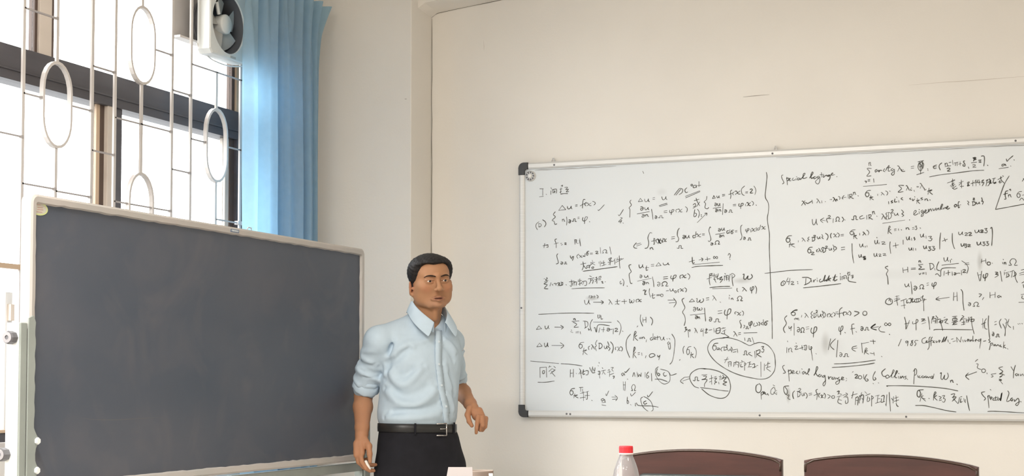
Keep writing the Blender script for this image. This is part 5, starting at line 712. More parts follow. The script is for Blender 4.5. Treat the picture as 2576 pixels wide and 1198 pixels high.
for x, z in ((XB - .020, 1.355), (XB - .040, 1.021)):
    kn = bmesh.new(); lathe(kn, [(.0165, 0), (.0185, .002), (.0185, .022), (.0165, .026)], 24, mtx=Matrix.Translation((x, 3.768, z)) @ Matrix.Rotation(R90, 4, 'X'))
    for v in kn.verts:
        a = math.atan2(v.co.z - z, v.co.x - x); k = 1 + .05 * math.cos(8 * a); v.co.x = x + (v.co.x - x) * k; v.co.z = z + (v.co.z - z) * k
    kb = part('knob', kn, M['knob_dark'], bb)
    f = bmesh.new(); lathe(f, [(.0150, .0255), (.0155, .028), (.0065, .0285), (.0065, .024), (0, .024)], 24, close=False, mtx=Matrix.Translation((x, 3.768, z)) @ Matrix.Rotation(R90, 4, 'X'))
    me = bpy.data.meshes.new('knob_face'); bmesh.ops.recalc_face_normals(f, faces=f.faces); f.to_mesh(me); f.free(); ko = link('knob_face', me, M['knob'], kb)
post('cross_bar', 3.80, 5.967, .862, .896, M['stand'], XB - .03, XB - .004)
post('cross_bar', 3.80, 5.967, .20, .24, M['stand'], XB - .04, XB)
for y in (3.786, 5.978):
    pbox('foot', XB - .34, XB + .19, y - .018, y + .018, .085, .122, M['stand'], bb, bevel=.003)
    for x in (XB - .32, XB + .17):
        bm = bmesh.new(); lathe(bm, [(.036, -.011), (.038, -.008), (.038, .008), (.036, .011)], 20, mtx=Matrix.Translation((x, y, .038)) @ Matrix.Rotation(R90, 4, 'X')); part('castor', bm, M['knob_dark'], bb, smooth=False)
        pbox('castor_fork', x - .010, x + .010, y - .016, y + .016, .050, .086, M['steel'], bb)

# ------------------------------------------------------------------ chairs by the table
def chair(xa, zl, zr, label):
    W_ = .450; xc = xa + W_ / 2; yk = 4.30
    t = thing('conference_chair', (xc, yk - .2, 0), label, 'chair', 'dark wood chairs along the table')
    def ztop(u): return zl + (zr - zl) * u + .0235 * (1 - (2 * u - 1) ** 2) ** .92 + .0005
    NX = 26
    def panel(u0, u1, za, zb_fn, yb, yf, name, m, ins=0.0, bev=.006):
        bm = bmesh.new(); n = NX
        top = [(xa + W_ * (u0 + (u1 - u0) * i / n), zb_fn(u0 + (u1 - u0) * i / n)) for i in range(n + 1)]
        pts = [(xa + W_ * u0, za)] + top + [(xa + W_ * u1, za)]
        prism(bm, pts[::-1], 1, yf, yb)
        es = [e for e in bm.edges if abs(e.verts[0].co.z - za) > 1e-4 or abs(e.verts[1].co.z - za) > 1e-4]
        es = [e for e in es if abs(e.verts[0].co.y - e.verts[1].co.y) < 1e-6]
        bmesh.ops.bevel(bm, geom=es, offset=bev, segments=2, profile=.6, affect='EDGES', clamp_overlap=True)
        return part(name, bm, m, t)
    cr = panel(0, 1, .955, ztop, yk + .022, yk - .004, 'crest_rail', M['wood'])
    # lacquered bead running over the top edge
    bm = bmesh.new(); pts = [(xa + .004, yk - .003, ztop(0) - .030), (xa + .004, yk - .003, ztop(0) - .012)] + [(xa + .004 + (W_ - .008) * i / 20, yk - .003, ztop(i / 20) - .0035 - .006 * (abs(2 * i / 20 - 1) > .97)) for i in range(21)] + [(xa + W_ - .004, yk - .003, ztop(1) - .012), (xa + W_ - .004, yk - .003, ztop(1) - .030)]
    tube(bm, pts, .0035, 6, up=Vector((0, 1, 0))); part('bead', bm, M['wood_edge'], t, smooth=True)
    for u in (0, 1): pbox('stile', xa + u * (W_ - .05), xa + u * (W_ - .05) + .05, yk - .003, yk + .021, .50, .957, M['wood'], t)
    pbox('back_pad', xa + .052, xa + W_ - .052, yk - .022, yk + .012, .56, .975, M['pad'], t, bevel=.012)
    pbox('lower_rail', xa + .05, xa + W_ - .05, yk, yk + .02, .50, .56, M['wood'], t)
    pbox('seat', xa + .005, xa + W_ - .005, yk - .46, yk - .03, .43, .49, M['pad'], t, bevel=.02)
    pbox('seat_frame', xa + .01, xa + W_ - .01, yk - .45, yk - .01, .385, .431, M['wood'], t, bevel=.004)
    for u in (0, 1):
        for v in (0, 1): pbox('leg', xa + .012 + u * (W_ - .066), xa + .054 + u * (W_ - .066), yk - .445 + v * .41, yk - .405 + v * .41, .0, .386 if not v else .50, M['wood'], t, bevel=.004)
    return t
chair(-1.362, 1.0215, 1.0180, 'dark cherry wood chair behind the plastic bottle')
chair(-.853, 1.0180, 1.0085, 'dark cherry wood chair at the right, away from the bottle')

# ------------------------------------------------------------------ table just below the frame and what stands on it
TT = .785
tb = thing('conference_table', (-.3, 3.3, 0), 'long brown conference table in front of the two wooden chairs', 'table')
pbox('tabletop', -1.75, 1.25, 2.85, 3.75, TT - .035, TT, M['table'], tb, bevel=.004)
for x in (-1.62, 1.06):
    for y in (2.93, 3.61): pbox('leg', x, x + .06, y, y + .06, 0, TT - .034, M['table'], tb, bevel=.003)
pbox('apron', -1.60, 1.10, 3.60, 3.625, TT - .135, TT - .034, M['table'], tb)
# bottle
bxp, byp = -1.0845, 3.4545; ztop_ = 1.0855
bt = thing('water_bottle', (bxp, byp, TT), 'clear plastic water bottle with a red cap in front of the chair', 'bottle')
Hb = ztop_ - TT; zc = Hb - .0175
prof = [(.0, .004), (.022, .001), (.029, .004), (.0315, .012), (.0315, .05), (.030, .055), (.0315, .06), (.0315, .10), (.0300, .105), (.0315, .11), (.0318, .150), (.0302, .156), (.0318, .162), (.0319, .195), (.0316, zc - .068), (.0300, zc - .052), (.0266, zc - .036), (.0222, zc - .022), (.0168, zc - .009), (.0139, zc - .002), (.0136, zc + .004)]
def bottle_glass():
    m = bpy.data.materials.new('clear_pet'); m.use_nodes = True; nt = m.node_tree; N = nt.nodes; L = nt.links; N.remove(N['Principled BSDF']); o = N['Material Output']
    t = N.new('ShaderNodeBsdfTransparent'); t.inputs[0].default_value = (.93, .94, .95, 1)
    g = N.new('ShaderNodeBsdfGlossy'); g.inputs['Roughness'].default_value = .06
    d = N.new('ShaderNodeBsdfTranslucent'); d.inputs[0].default_value = (.8, .8, .82, 1)
    lw = N.new('ShaderNodeLayerWeight'); lw.inputs[0].default_value = .32
    mx = N.new('ShaderNodeMixShader'); L.new(lw.outputs['Fresnel'], mx.inputs[0]); L.new(t.outputs[0], mx.inputs[1]); L.new(g.outputs[0], mx.inputs[2])
    m2 = N.new('ShaderNodeMixShader'); m2.inputs[0].default_value = .22; L.new(mx.outputs[0], m2.inputs[1])
    d2 = N.new('ShaderNodeBsdfDiffuse'); d2.inputs[0].default_value = (.85, .84, .86, 1); L.new(d2.outputs[0], m2.inputs[2])
    tc = N.new('ShaderNodeTexCoord'); nz = N.new('ShaderNodeTexNoise'); nz.inputs['Scale'].default_value = 45; L.new(tc.outputs['Object'], nz.inputs['Vector'])
    bp = N.new('ShaderNodeBump'); bp.inputs['Strength'].default_value = .7; bp.inputs['Distance'].default_value = .004; L.new(nz.outputs['Fac'], bp.inputs['Height']); L.new(bp.outputs[0], g.inputs['Normal'])
    L.new(m2.outputs[0], o.inputs[0]); return m
M['pet'] = bottle_glass()
bm = bmesh.new(); lathe(bm, prof, 40, close=False, mtx=Matrix.Translation((bxp, byp, TT))); part('body', bm, M['pet'], bt, smooth=True)
bm = bmesh.new(); lathe(bm, [(.0163, zc - .002), (.0163, zc + .001), (.0150, zc + .002)], 32, mtx=Matrix.Translation((bxp, byp, TT))); part('neck_ring', bm, M['white_plastic'], bt, smooth=True)
bm = bmesh.new(); vs = lathe(bm, [(.0155, zc + .0015), (.0158, zc + .003), (.0158, zc + .0145), (.0148, zc + .0172), (.011, zc + .0175), (0, zc + .0178)], 60, close=False, mtx=Matrix.Translation((bxp, byp, TT)))
for i, v in enumerate(bm.verts):
    dx, dy = v.co.x - bxp, v.co.y - byp
    if i % 2 and math.hypot(dx, dy) > .0156: v.co.x = bxp + dx * .975; v.co.y = byp + dy * .975
part('cap', bm, M['red'], bt)
# folded paper card
ca = thing('paper_card', (-1.352, 3.137, TT), 'blank white folded paper card standing in front of the man', 'card')
d_ = Vector((math.cos(CAM_YAW), math.sin(CAM_YAW), 0)); n_ = Vector((-math.sin(CAM_YAW), math.cos(CAM_YAW), 0)); c0 = Vector((-1.3505, 3.137, 0))
bm = bmesh.new()
T0 = [c0 - d_ * .0262 + Vector((0, 0, 1.0485)), c0 + d_ * .0245 + Vector((0, 0, 1.0485))]
F0 = [c0 - d_ * .075 - n_ * .018 + Vector((0, 0, TT + .001)), c0 + d_ * .035 - n_ * .018 + Vector((0, 0, TT + .001))]
B0 = [c0 - d_ * .075 + n_ * .018 + Vector((0, 0, TT + .001)), c0 + d_ * .035 + n_ * .018 + Vector((0, 0, TT + .001))]
vt = [bm.verts.new(p) for p in T0]; vf = [bm.verts.new(p) for p in F0]; vbk = [bm.verts.new(p) for p in B0]
bm.faces.new((vt[0], vt[1], vf[1], vf[0])); bm.faces.new((vt[1], vt[0], vbk[0], vbk[1]))
pc = part('sheet', bm, M['paper'], ca); md = pc.modifiers.new('thickness', 'SOLIDIFY'); md.thickness = .0012
# beige cup behind the card with a white stick leaning in it
c1 = c0 + d_ * .038 + n_ * .105
cu = thing('paper_cup', (c1.x, c1.y, TT), 'plain brown paper cup half hidden behind the white card', 'cup')
hc = 1.036 - TT
bm = bmesh.new(); lathe(bm, [(.022, .0), (.030, hc - .003), (.0302, hc - .001), (.0298, hc), (.0290, hc - .001), (.021, .004), (0, .004)], 28, close=False, mtx=Matrix.Translation((c1.x, c1.y, TT))); part('wall', bm, M['cup'], cu, smooth=True)
c2 = c0 + d_ * .0635 + n_ * .012
sk = thing('chalk_stick', (c2.x, c2.y, TT), 'thin white stick standing beside the brown cup', 'stick')
bm = bmesh.new(); tube(bm, [c2 + Vector((0, 0, TT + .003)) + d_ * .012, c2 + Vector((0, 0, 1.0345))], .0042, 10); part('rod', bm, M['chalk'], sk, smooth=True)

# ================================================================== the man
PO = Vector((-2.723, 5.922, 0.0))       # where he stands; local x runs to the right of the view, local y away from the camera
person = thing('person', PO, 'man with short black hair, pale blue shirt and black trousers beside the blackboard', 'person', rz=CAM_YAW)
def pp(name, me, m, parent=person, smooth=True):
    o = link(name, me, m, None, smooth); o.parent = parent; return o

class Field:
    def __init__(s, xs, ys, zs):
        s.ax = [np.asarray(a, np.float32) for a in (xs, ys, zs)]; s.d = np.full([len(a) for a in s.ax], 1.0, np.float32)
    def sl(s, lo, hi):
        out = []
        for a, l, h in zip(s.ax, lo, hi):
            i = int(np.searchsorted(a, l)); j = int(np.searchsorted(a, h)); out.append(slice(max(i - 1, 0), max(j + 1, 1)))
        return tuple(out)
    def pts(s, q):
        return np.meshgrid(s.ax[0][q[0]], s.ax[1][q[1]], s.ax[2][q[2]], indexing='ij', sparse=True)
    def op(s, fn, lo, hi, k=0.01, mode='add'):
        m_ = k * 1.2 + 0.012
        q = s.sl([l - m_ for l in lo], [h + m_ for h in hi]); X, Y, Z = s.pts(q); v = fn(X, Y, Z).astype(np.float32); a = s.d[q]
        if v.shape != a.shape: v = np.broadcast_to(v, a.shape)
        if mode == 'add':
            h = np.clip(.5 + .5 * (a - v) / k, 0, 1); s.d[q] = a * (1 - h) + v * h - k * h * (1 - h)
        elif mode == 'sub':
            v = -v; h = np.clip(.5 - .5 * (a - v) / k, 0, 1); s.d[q] = a * (1 - h) + v * h + k * h * (1 - h)
        elif mode == 'cap': s.d[q] = np.maximum(a, v)
    def cone(s, a, b, ra, rb, k=0.01, mode='add', flat=None):
        a = np.array(a, float); b = np.array(b, float); r = max(ra, rb)
        ba = b - a; L2 = float(ba @ ba) + 1e-12
        def fn(X, Y, Z):
            px, py, pz = X - a[0], Y - a[1], Z - a[2]
            h = np.clip((px * ba[0] + py * ba[1] + pz * ba[2]) / L2, 0, 1)
            return np.sqrt((px - ba[0] * h) ** 2 + (py - ba[1] * h) ** 2 + (pz - ba[2] * h) ** 2) - (ra + (rb - ra) * h)
        s.op(fn, np.minimum(a, b) - r, np.maximum(a, b) + r, k, mode)
    def chain(s, pts, rs, k=0.006):
        for i in range(len(pts) - 1): s.cone(pts[i], pts[i + 1], rs[i], rs[i + 1], k)
    def ell(s, c, r, M_=None, k=0.01, mode='add'):
        """ellipsoid; M_ rows are its axes in field coordinates"""
        c = np.array(c, float); r = np.array(r, float); M3 = np.eye(3) if M_ is None else np.array(M_, float); R_ = float(r.max())
        def fn(X, Y, Z):
            px, py, pz = X - c[0], Y - c[1], Z - c[2]
            u = [(M3[i, 0] * px + M3[i, 1] * py + M3[i, 2] * pz) for i in range(3)]
            k0 = np.sqrt(sum((u[i] / r[i]) ** 2 for i in range(3))); k1 = np.sqrt(sum((u[i] / r[i] ** 2) ** 2 for i in range(3))) + 1e-9
            return k0 * (k0 - 1) / k1
        s.op(fn, c - R_, c + R_, k, mode)
    def mesh(s, name, smooth=1):
        d = s.d; A, B, Cc = s.ax; sg = d < 0; nx, ny, nz = d.shape
        cnt = np.zeros((nx - 1, ny - 1, nz - 1), np.int8)
        for i in (0, 1):
            for j in (0, 1):
                for k in (0, 1): cnt += sg[i:nx - 1 + i, j:ny - 1 + j, k:nz - 1 + k]
        act = (cnt > 0) & (cnt < 8); I = np.argwhere(act); idx = -np.ones(act.shape, np.int64); idx[act] = np.arange(len(I))
        acc = np.zeros((len(I), 3)); n = np.zeros(len(I)); i, j, k = I.T
        crn = [(a, b, c) for a in (0, 1) for b in (0, 1) for c in (0, 1)]
        for a in crn:
            for ax in range(3):
                if a[ax]: continue
                b = list(a); b[ax] = 1
                va = d[i + a[0], j + a[1], k + a[2]].astype(float); vb_ = d[i + b[0], j + b[1], k + b[2]].astype(float)
                m_ = (va < 0) != (vb_ < 0); t = np.where(m_, va / np.where(m_, va - vb_, 1), 0)
                pa = np.stack([A[i + a[0]], B[j + a[1]], Cc[k + a[2]]], 1); pb = np.stack([A[i + b[0]], B[j + b[1]], Cc[k + b[2]]], 1)
                acc += np.where(m_[:, None], pa + (pb - pa) * t[:, None], 0); n += m_
        V = acc / n[:, None]; F = []
        for ax in range(3):
            s0 = [slice(None)] * 3; s1 = [slice(None)] * 3; s0[ax] = slice(0, -1); s1[ax] = slice(1, None)
            ch = sg[tuple(s0)] != sg[tuple(s1)]; o1, o2 = [q for q in range(3) if q != ax]
            q = [slice(None)] * 3; q[o1] = slice(1, ch.shape[o1] - 1); q[o2] = slice(1, ch.shape[o2] - 1)
            E_ = np.argwhere(ch[tuple(q)])
            if not len(E_): continue
            E_[:, o1] += 1; E_[:, o2] += 1
            ins = sg[E_[:, 0], E_[:, 1], E_[:, 2]]
            def cell(d1, d2):
                c = E_.copy(); c[:, o1] += d1; c[:, o2] += d2; return idx[c[:, 0], c[:, 1], c[:, 2]]
            Q = np.stack([cell(-1, -1), cell(0, -1), cell(0, 0), cell(-1, 0)], 1)
            flip = ins if ax != 1 else ~ins
            Q[~flip] = Q[~flip][:, ::-1]; F.append(Q)
        F = np.concatenate(F); F = F[(F >= 0).all(1)]
        for _ in range(smooth):      # light umbrella smoothing over the quads
            acc = np.zeros_like(V); n = np.zeros(len(V))
            for c in range(4):
                for e in (1, 3):
                    np.add.at(acc, F[:, c], V[F[:, (c + e) % 4]]); np.add.at(n, F[:, c], 1)
            V = V * .5 + .5 * acc / np.maximum(n, 1)[:, None]
        me = bpy.data.meshes.new(name); me.vertices.add(len(V)); me.vertices.foreach_set('co', V.astype(np.float32).ravel())
        me.loops.add(len(F) * 4); me.loops.foreach_set('vertex_index', F.astype(np.int32).ravel())
        me.polygons.add(len(F)); me.polygons.foreach_set('loop_start', np.arange(0, len(F) * 4, 4, dtype=np.int32)); me.polygons.foreach_set('loop_total', np.full(len(F), 4, np.int32))
        me.update(calc_edges=True); me.validate(); return me, V

# ---- pose (metres in the person's frame: x right in view, y away from camera, z up)
def zz_(y): return 1.742 - .001605 * (y - 640)
def ax_(x): return .001607 * (x - 1060)
TY = math.radians(35)                    # chest turned towards the right of the view
def tw(th, u, v, z, o=(0, 0)):           # body frame (u: his left, v: his front) -> person frame
    return (o[0] + u * math.cos(th) + v * math.sin(th), o[1] + u * math.sin(th) - v * math.cos(th), z)
HC = np.array([.0385, -.055, 1.634])      # between the eyes' height, centre of the head
HY = math.radians(22)
_hr = np.array([math.cos(HY), math.sin(HY), 0]); _hf = np.array([math.sin(HY), -math.cos(HY), 0]); _hu = np.array([0, 0, 1.])
_t = math.radians(-3); _hf, _hu = _hf * math.cos(_t) + _hu * math.sin(_t), _hu * math.cos(_t) - _hf * math.sin(_t)     # nod slightly down
_t = math.radians(4); _hr, _hu = _hr * math.cos(_t) + _hu * math.sin(_t), _hu * math.cos(_t) - _hr * math.sin(_t)      # slight tilt
HM = np.stack([_hr, _hf, _hu])
def hp(x, y, z): return HC + x * 1.05 * _hr + y * _hf + z * _hu
SR, SL = (-.165, -.095, 1.392), (.116, .092, 1.392)
ER, EL = (-.236, .020, 1.172), (.140, .250, 1.208)
WR, WL = (-.229, -.120, 1.018), (.206, .075, 1.122)

# ---- body: head, neck, arms, hands, trunk, legs as one surface
xs = np.arange(-.32, .34, .0027)
ys_ = np.arange(-.24, .36, .0030)
zs = np.concatenate([np.arange(-.0, .12, .006), np.arange(.12, .84, .014), np.arange(.84, 1.16, .0030), np.arange(1.16, 1.47, .0060), np.arange(1.47, 1.775, .0022)])
F = Field(xs, ys_, zs)
F.ell((-.005, .0, 1.27), (.135, .085, .19), k=.03)
F.ell((-.015, .0, 1.02), (.13, .09, .14), k=.03)
F.cone((-.06, -.05, 1.37), (.075, .055, 1.37), .06, .06, .04)
F.cone(SR, SL, .035, .035, .04)
for hipx, ft in (((-.085, -.03), (-.10, -.06)), ((.06, .03), (.10, .05))):
    F.cone((hipx[0], hipx[1], .90), (hipx[0] - .003, hipx[1], .50), .070, .048, .03)
    F.cone((hipx[0], hipx[1], .50), (ft[0], ft[1], .10), .045, .032, .02)
    F.cone((ft[0], ft[1], .06), (ft[0] + .05, ft[1] - .10, .035), .034, .026, .02)
# arms
for Sh, El, Wr, f_ in ((SR, ER, WR, 1.0), (SL, EL, WL, .92)):
    S_, E_, W_ = map(np.array, (Sh, El, Wr))
    F.cone(S_, E_, .046, .036 * f_, .02)
    m1 = E_ + (W_ - E_) * .3
    F.cone(E_, m1, .036 * f_, .0385 * f_, .012); F.cone(m1, E_ + (W_ - E_) * .82, .0385 * f_, .0275 * f_, .012); F.cone(E_ + (W_ - E_) * .82, W_, .0275 * f_, .0250 * f_, .012)
# neck
F.cone(hp(0, -.020, -.055), (.000, .012, 1.43), .056, .060, .02)
F.cone(hp(0, -.005, -.085), (.018, -.018, 1.43), .045, .048, .02)
for sx in (-1, 1): F.cone(hp(sx * .045, -.035, -.03), tw(TY, sx * .022, .062, 1.445, (.0, .0)), .013, .012, .018)
F.cone(hp(0, .040, -.120), hp(0, .030, -.150), .012, .012, .02)
# head (his left = +x)
def H(fn, *a, **k): pass
F.ell(hp(0, -.012, .032), (.0755, .0935, .074), HM, .012)
F.ell(hp(0, .012, -.018), (.0730, .0740, .078), HM, .02)
F.ell(hp(0, .042, .032), (.059, .044, .040), HM, .02)                      # forehead
F.ell(hp(0, .028, -.070), (.050, .050, .034), HM, .025)                    # lower face
for sx in (-1, 1):
    F.ell(hp(sx * .044, .050, -.026), (.026, .027, .024), HM, .02)         # cheek bones
    F.ell(hp(sx * .050, .022, -.062), (.023, .036, .032), HM, .022)        # full cheeks, jaw corner
    F.cone(hp(sx * .054, -.002, -.050), hp(sx * .026, .056, -.094), .016, .014, .02)
F.ell(hp(0, .074, -.094), (.021, .014, .014), HM, .014)                    # chin
F.cone(hp(-.040, .078, .016), hp(0, .090, .018), .0065, .0065, .014); F.cone(hp(.040, .078, .016), hp(0, .090, .018), .0065, .0065, .014)
for sx in (-1, 1):
    F.ell(hp(sx * .031, .093, .000), (.018, .012, .0095), HM, .014, 'sub') # eye sockets
    F.ell(hp(sx * .031, .0735, .000), (.0165, .0142, .0132), HM, .006)     # lid bulge
    F.cone(hp(sx * .017, .0855, .0030), hp(sx * .046, .079, .0040), .0034, .0030, .003)   # upper lid
    F.cone(hp(sx * .020, .085, -.0075), hp(sx * .042, .079, -.0065), .0028, .0024, .004) # lower lid
    F.ell(hp(sx * .0312, .0890, -.0014), (.0152, .0105, .0034), HM, .0015, 'sub')         # opening
F.cone(hp(0, .087, .006), hp(0, .105, -.029), .0075, .0095, .010)          # nose bridge
F.ell(hp(0, .107, -.033), (.0130, .0110, .0100), HM, .006)
for sx in (-1, 1):
    F.ell(hp(sx * .0150, .097, -.0370), (.0085, .0100, .0078), HM, .005)
    F.ell(hp(sx * .0078, .104, -.0450), (.0035, .0045, .0030), HM, .002, 'sub')
    F.cone(hp(sx * .0165, .094, -.040), hp(sx * .030, .080, -.066), .0035, .003, .012, 'sub')   # nasolabial fold
for sx in (-1, 1):
    F.cone(hp(sx * .0270, .080, -.0705), hp(sx * .006, .0925, -.0665), .0028, .0038, .006); F.cone(hp(sx * .006, .0925, -.0665), hp(0, .0925, -.0672), .0038, .0036, .006)
    F.cone(hp(sx * .0235, .080, -.0755), hp(0, .0915, -.0780), .0034, .0054, .007)
F.ell(hp(0, .0950, -.0716), (.0255, .0130, .0026), HM, .0015, 'sub')        # parted lips
F.cone(hp(-.012, .089, -.0890), hp(.012, .089, -.0890), .0030, .0030, .008, 'sub')
for sx in (-1, 1):                                                          # ears
    er = HM.copy(); a_ = math.radians(22) * sx; er[0], er[1] = HM[0] * math.cos(a_) - HM[1] * math.sin(a_), HM[1] * math.cos(a_) + HM[0] * math.sin(a_)
    F.ell(hp(sx * .0800, -.008, -0.028), (.0065, .0165, .0300), er, .004)
    F.ell(hp(sx * .0865, -.004, -0.025), (.0055, .0090, .0170), er, .003, 'sub')
    F.ell(hp(sx * .0750, .002, -0.054), (.0060, .0080, .0090), er, .004)
    F.ell(hp(sx * .0750, .008, -0.028), (.0050, .0040, .0070), er, .003)
# right hand (left in the view) hanging, holding chalk
def P3(x, y, b): return (ax_(x), b, zz_(y))
F.ell(P3(916, 1122, -.142), (.0225, .016, .042), k=.014)
F.cone(WR, P3(915, 1112, -.138), .0215, .0215, .014)
F.cone(P3(906, 1112, -.150), P3(907, 1140, -.158), .0125, .0120, .008); F.cone(P3(918, 1110, -.150), P3(921, 1136, -.160), .0125, .0115, .008)
F.chain([P3(917, 1136, -.158), P3(921, 1156, -.166), P3(931, 1172, -.166), P3(940, 1179, -.158)], [.0108, .0094, .0084, .0072], .004)     # index
F.chain([P3(908, 1138, -.156), P3(912, 1157, -.152), P3(925, 1171, -.143), P3(941, 1178, -.133), P3(948, 1179, -.128)], [.0108, .0096, .0086, .0080, .0072], .004)  # middle
F.chain([P3(904, 1132, -.142), P3(909, 1152, -.132), P3(924, 1166, -.122), P3(943, 1166, -.112), P3(952, 1165, -.110)], [.0105, .0092, .0082, .0078, .0068], .004)  # ring
F.chain([P3(904, 1126, -.126), P3(909, 1143, -.112), P3(921, 1154, -.102), P3(934, 1150, -.098)], [.0092, .0080, .0070, .0062], .004)     # little
F.chain([P3(926, 1104, -.140), P3(937, 1118, -.158), P3(940, 1137, -.170), P3(941, 1156, -.170)], [.0150, .0125, .0100, .0078], .008)     # thumb
# left hand (right in the view), loose fist with the index pointing down
F.cone(WL, P3(1195, 1036, .055), .0185, .020, .010)
F.ell(P3(1200, 1045, .045), (.023, .018, .024), k=.010)
F.cone(P3(1206, 1032, .050), P3(1217, 1056, .030), .012, .0115, .008)
F.chain([P3(1203, 1048, .018), P3(1201, 1062, .000), P3(1199, 1077, -.002), P3(1198, 1089, .004)], [.0112, .0092, .0080, .0068], .003)    # index
F.chain([P3(1213, 1050, .020), P3(1214, 1070, .000), P3(1208, 1081, .016), P3(1200, 1074, .030)], [.0112, .0098, .0088, .0078], .003)     # middle
F.chain([P3(1220, 1054, .034), P3(1220, 1073, .016), P3(1213, 1082, .032), P3(1205, 1074, .044)], [.0108, .0092, .0082, .0072], .003)     # ring
F.chain([P3(1222, 1053, .052), P3(1221, 1069, .038), P3(1214, 1077, .050), P3(1207, 1070, .058)], [.0098, .0082, .0072, .0064], .003)     # little
F.chain([P3(1181, 1028, .050), P3(1176, 1044, .030), P3(1180, 1060, .014), P3(1187, 1071, .008)], [.0140, .0118, .0095, .0080], .006)     # thumb
me, V = F.mesh('body', 1)
# skin colour: lips and ears redder, eye rims darker, stubble; nostril, lip gap and fold shade painted in
def skin_mat():
    m = mat('skin', (.46, .235, .135), .56, spec=.22, bump=.05, bscale=220); nt = m.node_tree; N = nt.nodes; L = nt.links; b = N['Principled BSDF']
    va = N.new('ShaderNodeVertexColor'); va.layer_name = 'tone'; L.new(va.outputs[0], b.inputs['Base Color'])
    b.inputs['Subsurface Weight'].default_value = .12; b.inputs['Subsurface Radius'].default_value = (.010, .004, .002); b.inputs['Subsurface Scale'].default_value = .6
    return m
M['skin'] = skin_mat()
L_ = (V - HC) @ HM.T
col = np.tile(np.array([.40, .208, .112]), (len(V), 1))
def blend(mask, c, k):
    global col
    w = np.clip(mask, 0, 1)[:, None] * k; col = col * (1 - w) + np.array(c) * w
def blob(x, y, z, rx, ry, rz): return np.clip(1.6 - 1.6 * np.sqrt(((L_[:, 0] - x) / rx) ** 2 + ((L_[:, 1] - y) / ry) ** 2 + ((L_[:, 2] - z) / rz) ** 2), 0, 1)
rng = np.random.default_rng(5)
blend(blob(0, .088, -.071, .031, .022, .0115), (.22, .085, .07), .8)
blend(blob(0, .094, -.0712, .024, .014, .0032), (.05, .02, .02), .8)
for sx in (-1, 1):
    blend(blob(sx * .031, .085, .000, .020, .02, .011), (.30, .16, .10), .55)
    blend(blob(sx * .043, .07, -.030, .030, .03, .024), (.42, .18, .10), .5)
    blend(blob(sx * .080, -.005, -.02, .02, .03, .04), (.46, .19, .12), .6)
    blend(blob(sx * .0068, .104, -.0455, .005, .007, .004), (.10, .04, .03), .8)
    blend(blob(sx * .024, .088, -.052, .006, .012, .016), (.36, .18, .11), .4)
blend(blob(0, .06, -.092, .06, .05, .022), (.38, .22, .15), .45)
blend(np.clip((1.30 - V[:, 2]) / .2, 0, 1), (.40, .195, .108), .8)
ca_ = me.color_attributes.new('tone', 'FLOAT_COLOR', 'POINT'); ca_.data.foreach_set('color', np.concatenate([col, np.ones((len(V), 1))], 1).astype(np.float32).ravel())
body = pp('body', me, M['skin'])

# ---- eyes and brows
for sx in (-1, 1):
    c = hp(sx * .0308, .0738, -.0008)
    bm = bmesh.new(); bmesh.ops.create_uvsphere(bm, u_segments=24, v_segments=16, radius=.0124); bmesh.ops.translate(bm, vec=c, verts=bm.verts)
    me = bpy.data.meshes.new('eye'); bm.to_mesh(me); bm.free(); ey = pp('eye', me, M['eye_white'])
    # he looks past the camera to the right of the view
    g = Vector(_hf * .98 + _hr * .10 + _hu * .0).normalized(); bm = bmesh.new()
    lathe(bm, [(.0056, -.0008), (.0050, .0006), (.003, .0013), (0, .0015)], 20, close=False, mtx=g.to_track_quat('Z', 'Y').to_matrix().to_4x4()); bmesh.ops.translate(bm, vec=Vector(c) + g * .0113, verts=bm.verts)
    me = bpy.data.meshes.new('iris'); bmesh.ops.recalc_face_normals(bm, faces=bm.faces); bm.to_mesh(me); bm.free(); io = link('iris', me, M['iris'], ey, True)
    bm = bmesh.new()
    P_ = [hp(sx * a, b, c_) for a, b, c_ in ((.0105, .0975, .0155), (.020, .0970, .0185), (.031, .0930, .0205), (.042, .0850, .0190), (.051, .0765, .0140))]
    P_ = spline([Vector(p) for p in P_], 5); n_p = len(P_)
    tube(bm, P_, [.0012 + .0022 * math.sin(math.pi * min(1, (i + 2) / n_p)) for i in range(n_p)], 8, sx=.55, sy=1.0, up=Vector(_hu))
    me = bpy.data.meshes.new('eyebrow'); bm.to_mesh(me); bm.free(); pp('eyebrow', me, M['brow'])

# ---- hair
lo, hi = HC - .14, HC + .15
Hf = Field(np.arange(lo[0], hi[0], .0026), np.arange(lo[1], hi[1], .0026), np.arange(lo[2] + .02, hi[2], .0026))
Hf.ell(hp(0, -.015, .031), (.0845, .1010, .0775), HM, .01)
Hf.ell(hp(-.006, .022, .050), (.066, .070, .049), HM, .03)
Hf.ell(hp(-.052, .010, .040), (.032, .056, .046), HM, .025); Hf.ell(hp(.052, .010, .040), (.033, .056, .046), HM, .025)
Hf.ell(hp(0, -.055, -.020), (.064, .050, .060), HM, .02)
X, Y, Z = np.meshgrid(*Hf.ax, indexing='ij')
P_ = np.stack([X - HC[0], Y - HC[1], Z - HC[2]], -1).astype(np.float32) @ HM.T.astype(np.float32)
hx, hy, hz = P_[..., 0], P_[..., 1], P_[..., 2]
g = np.interp(hz, [-.100, -.080, -.040, -.030, -.020, .006, .028, .044, .055, .062, .070, .080], [-.2, -.045, -.028, -.010, .020, .034, .042, .050, .056, .066, .090, .3])
g = g + .010 * np.exp(-((hx + .010) / .014) ** 2) * np.clip((hz - .04) / .02, 0, 1) - .017 * np.exp(-((np.abs(hx) - .036) / .015) ** 2) * np.clip((hz - .035) / .02, 0, 1) * (hz < .076)
g = g + .0022 * np.sin(hx * 700 + 60 * hz) * (hz > .04) + .0012 * np.sin(hz * 300)
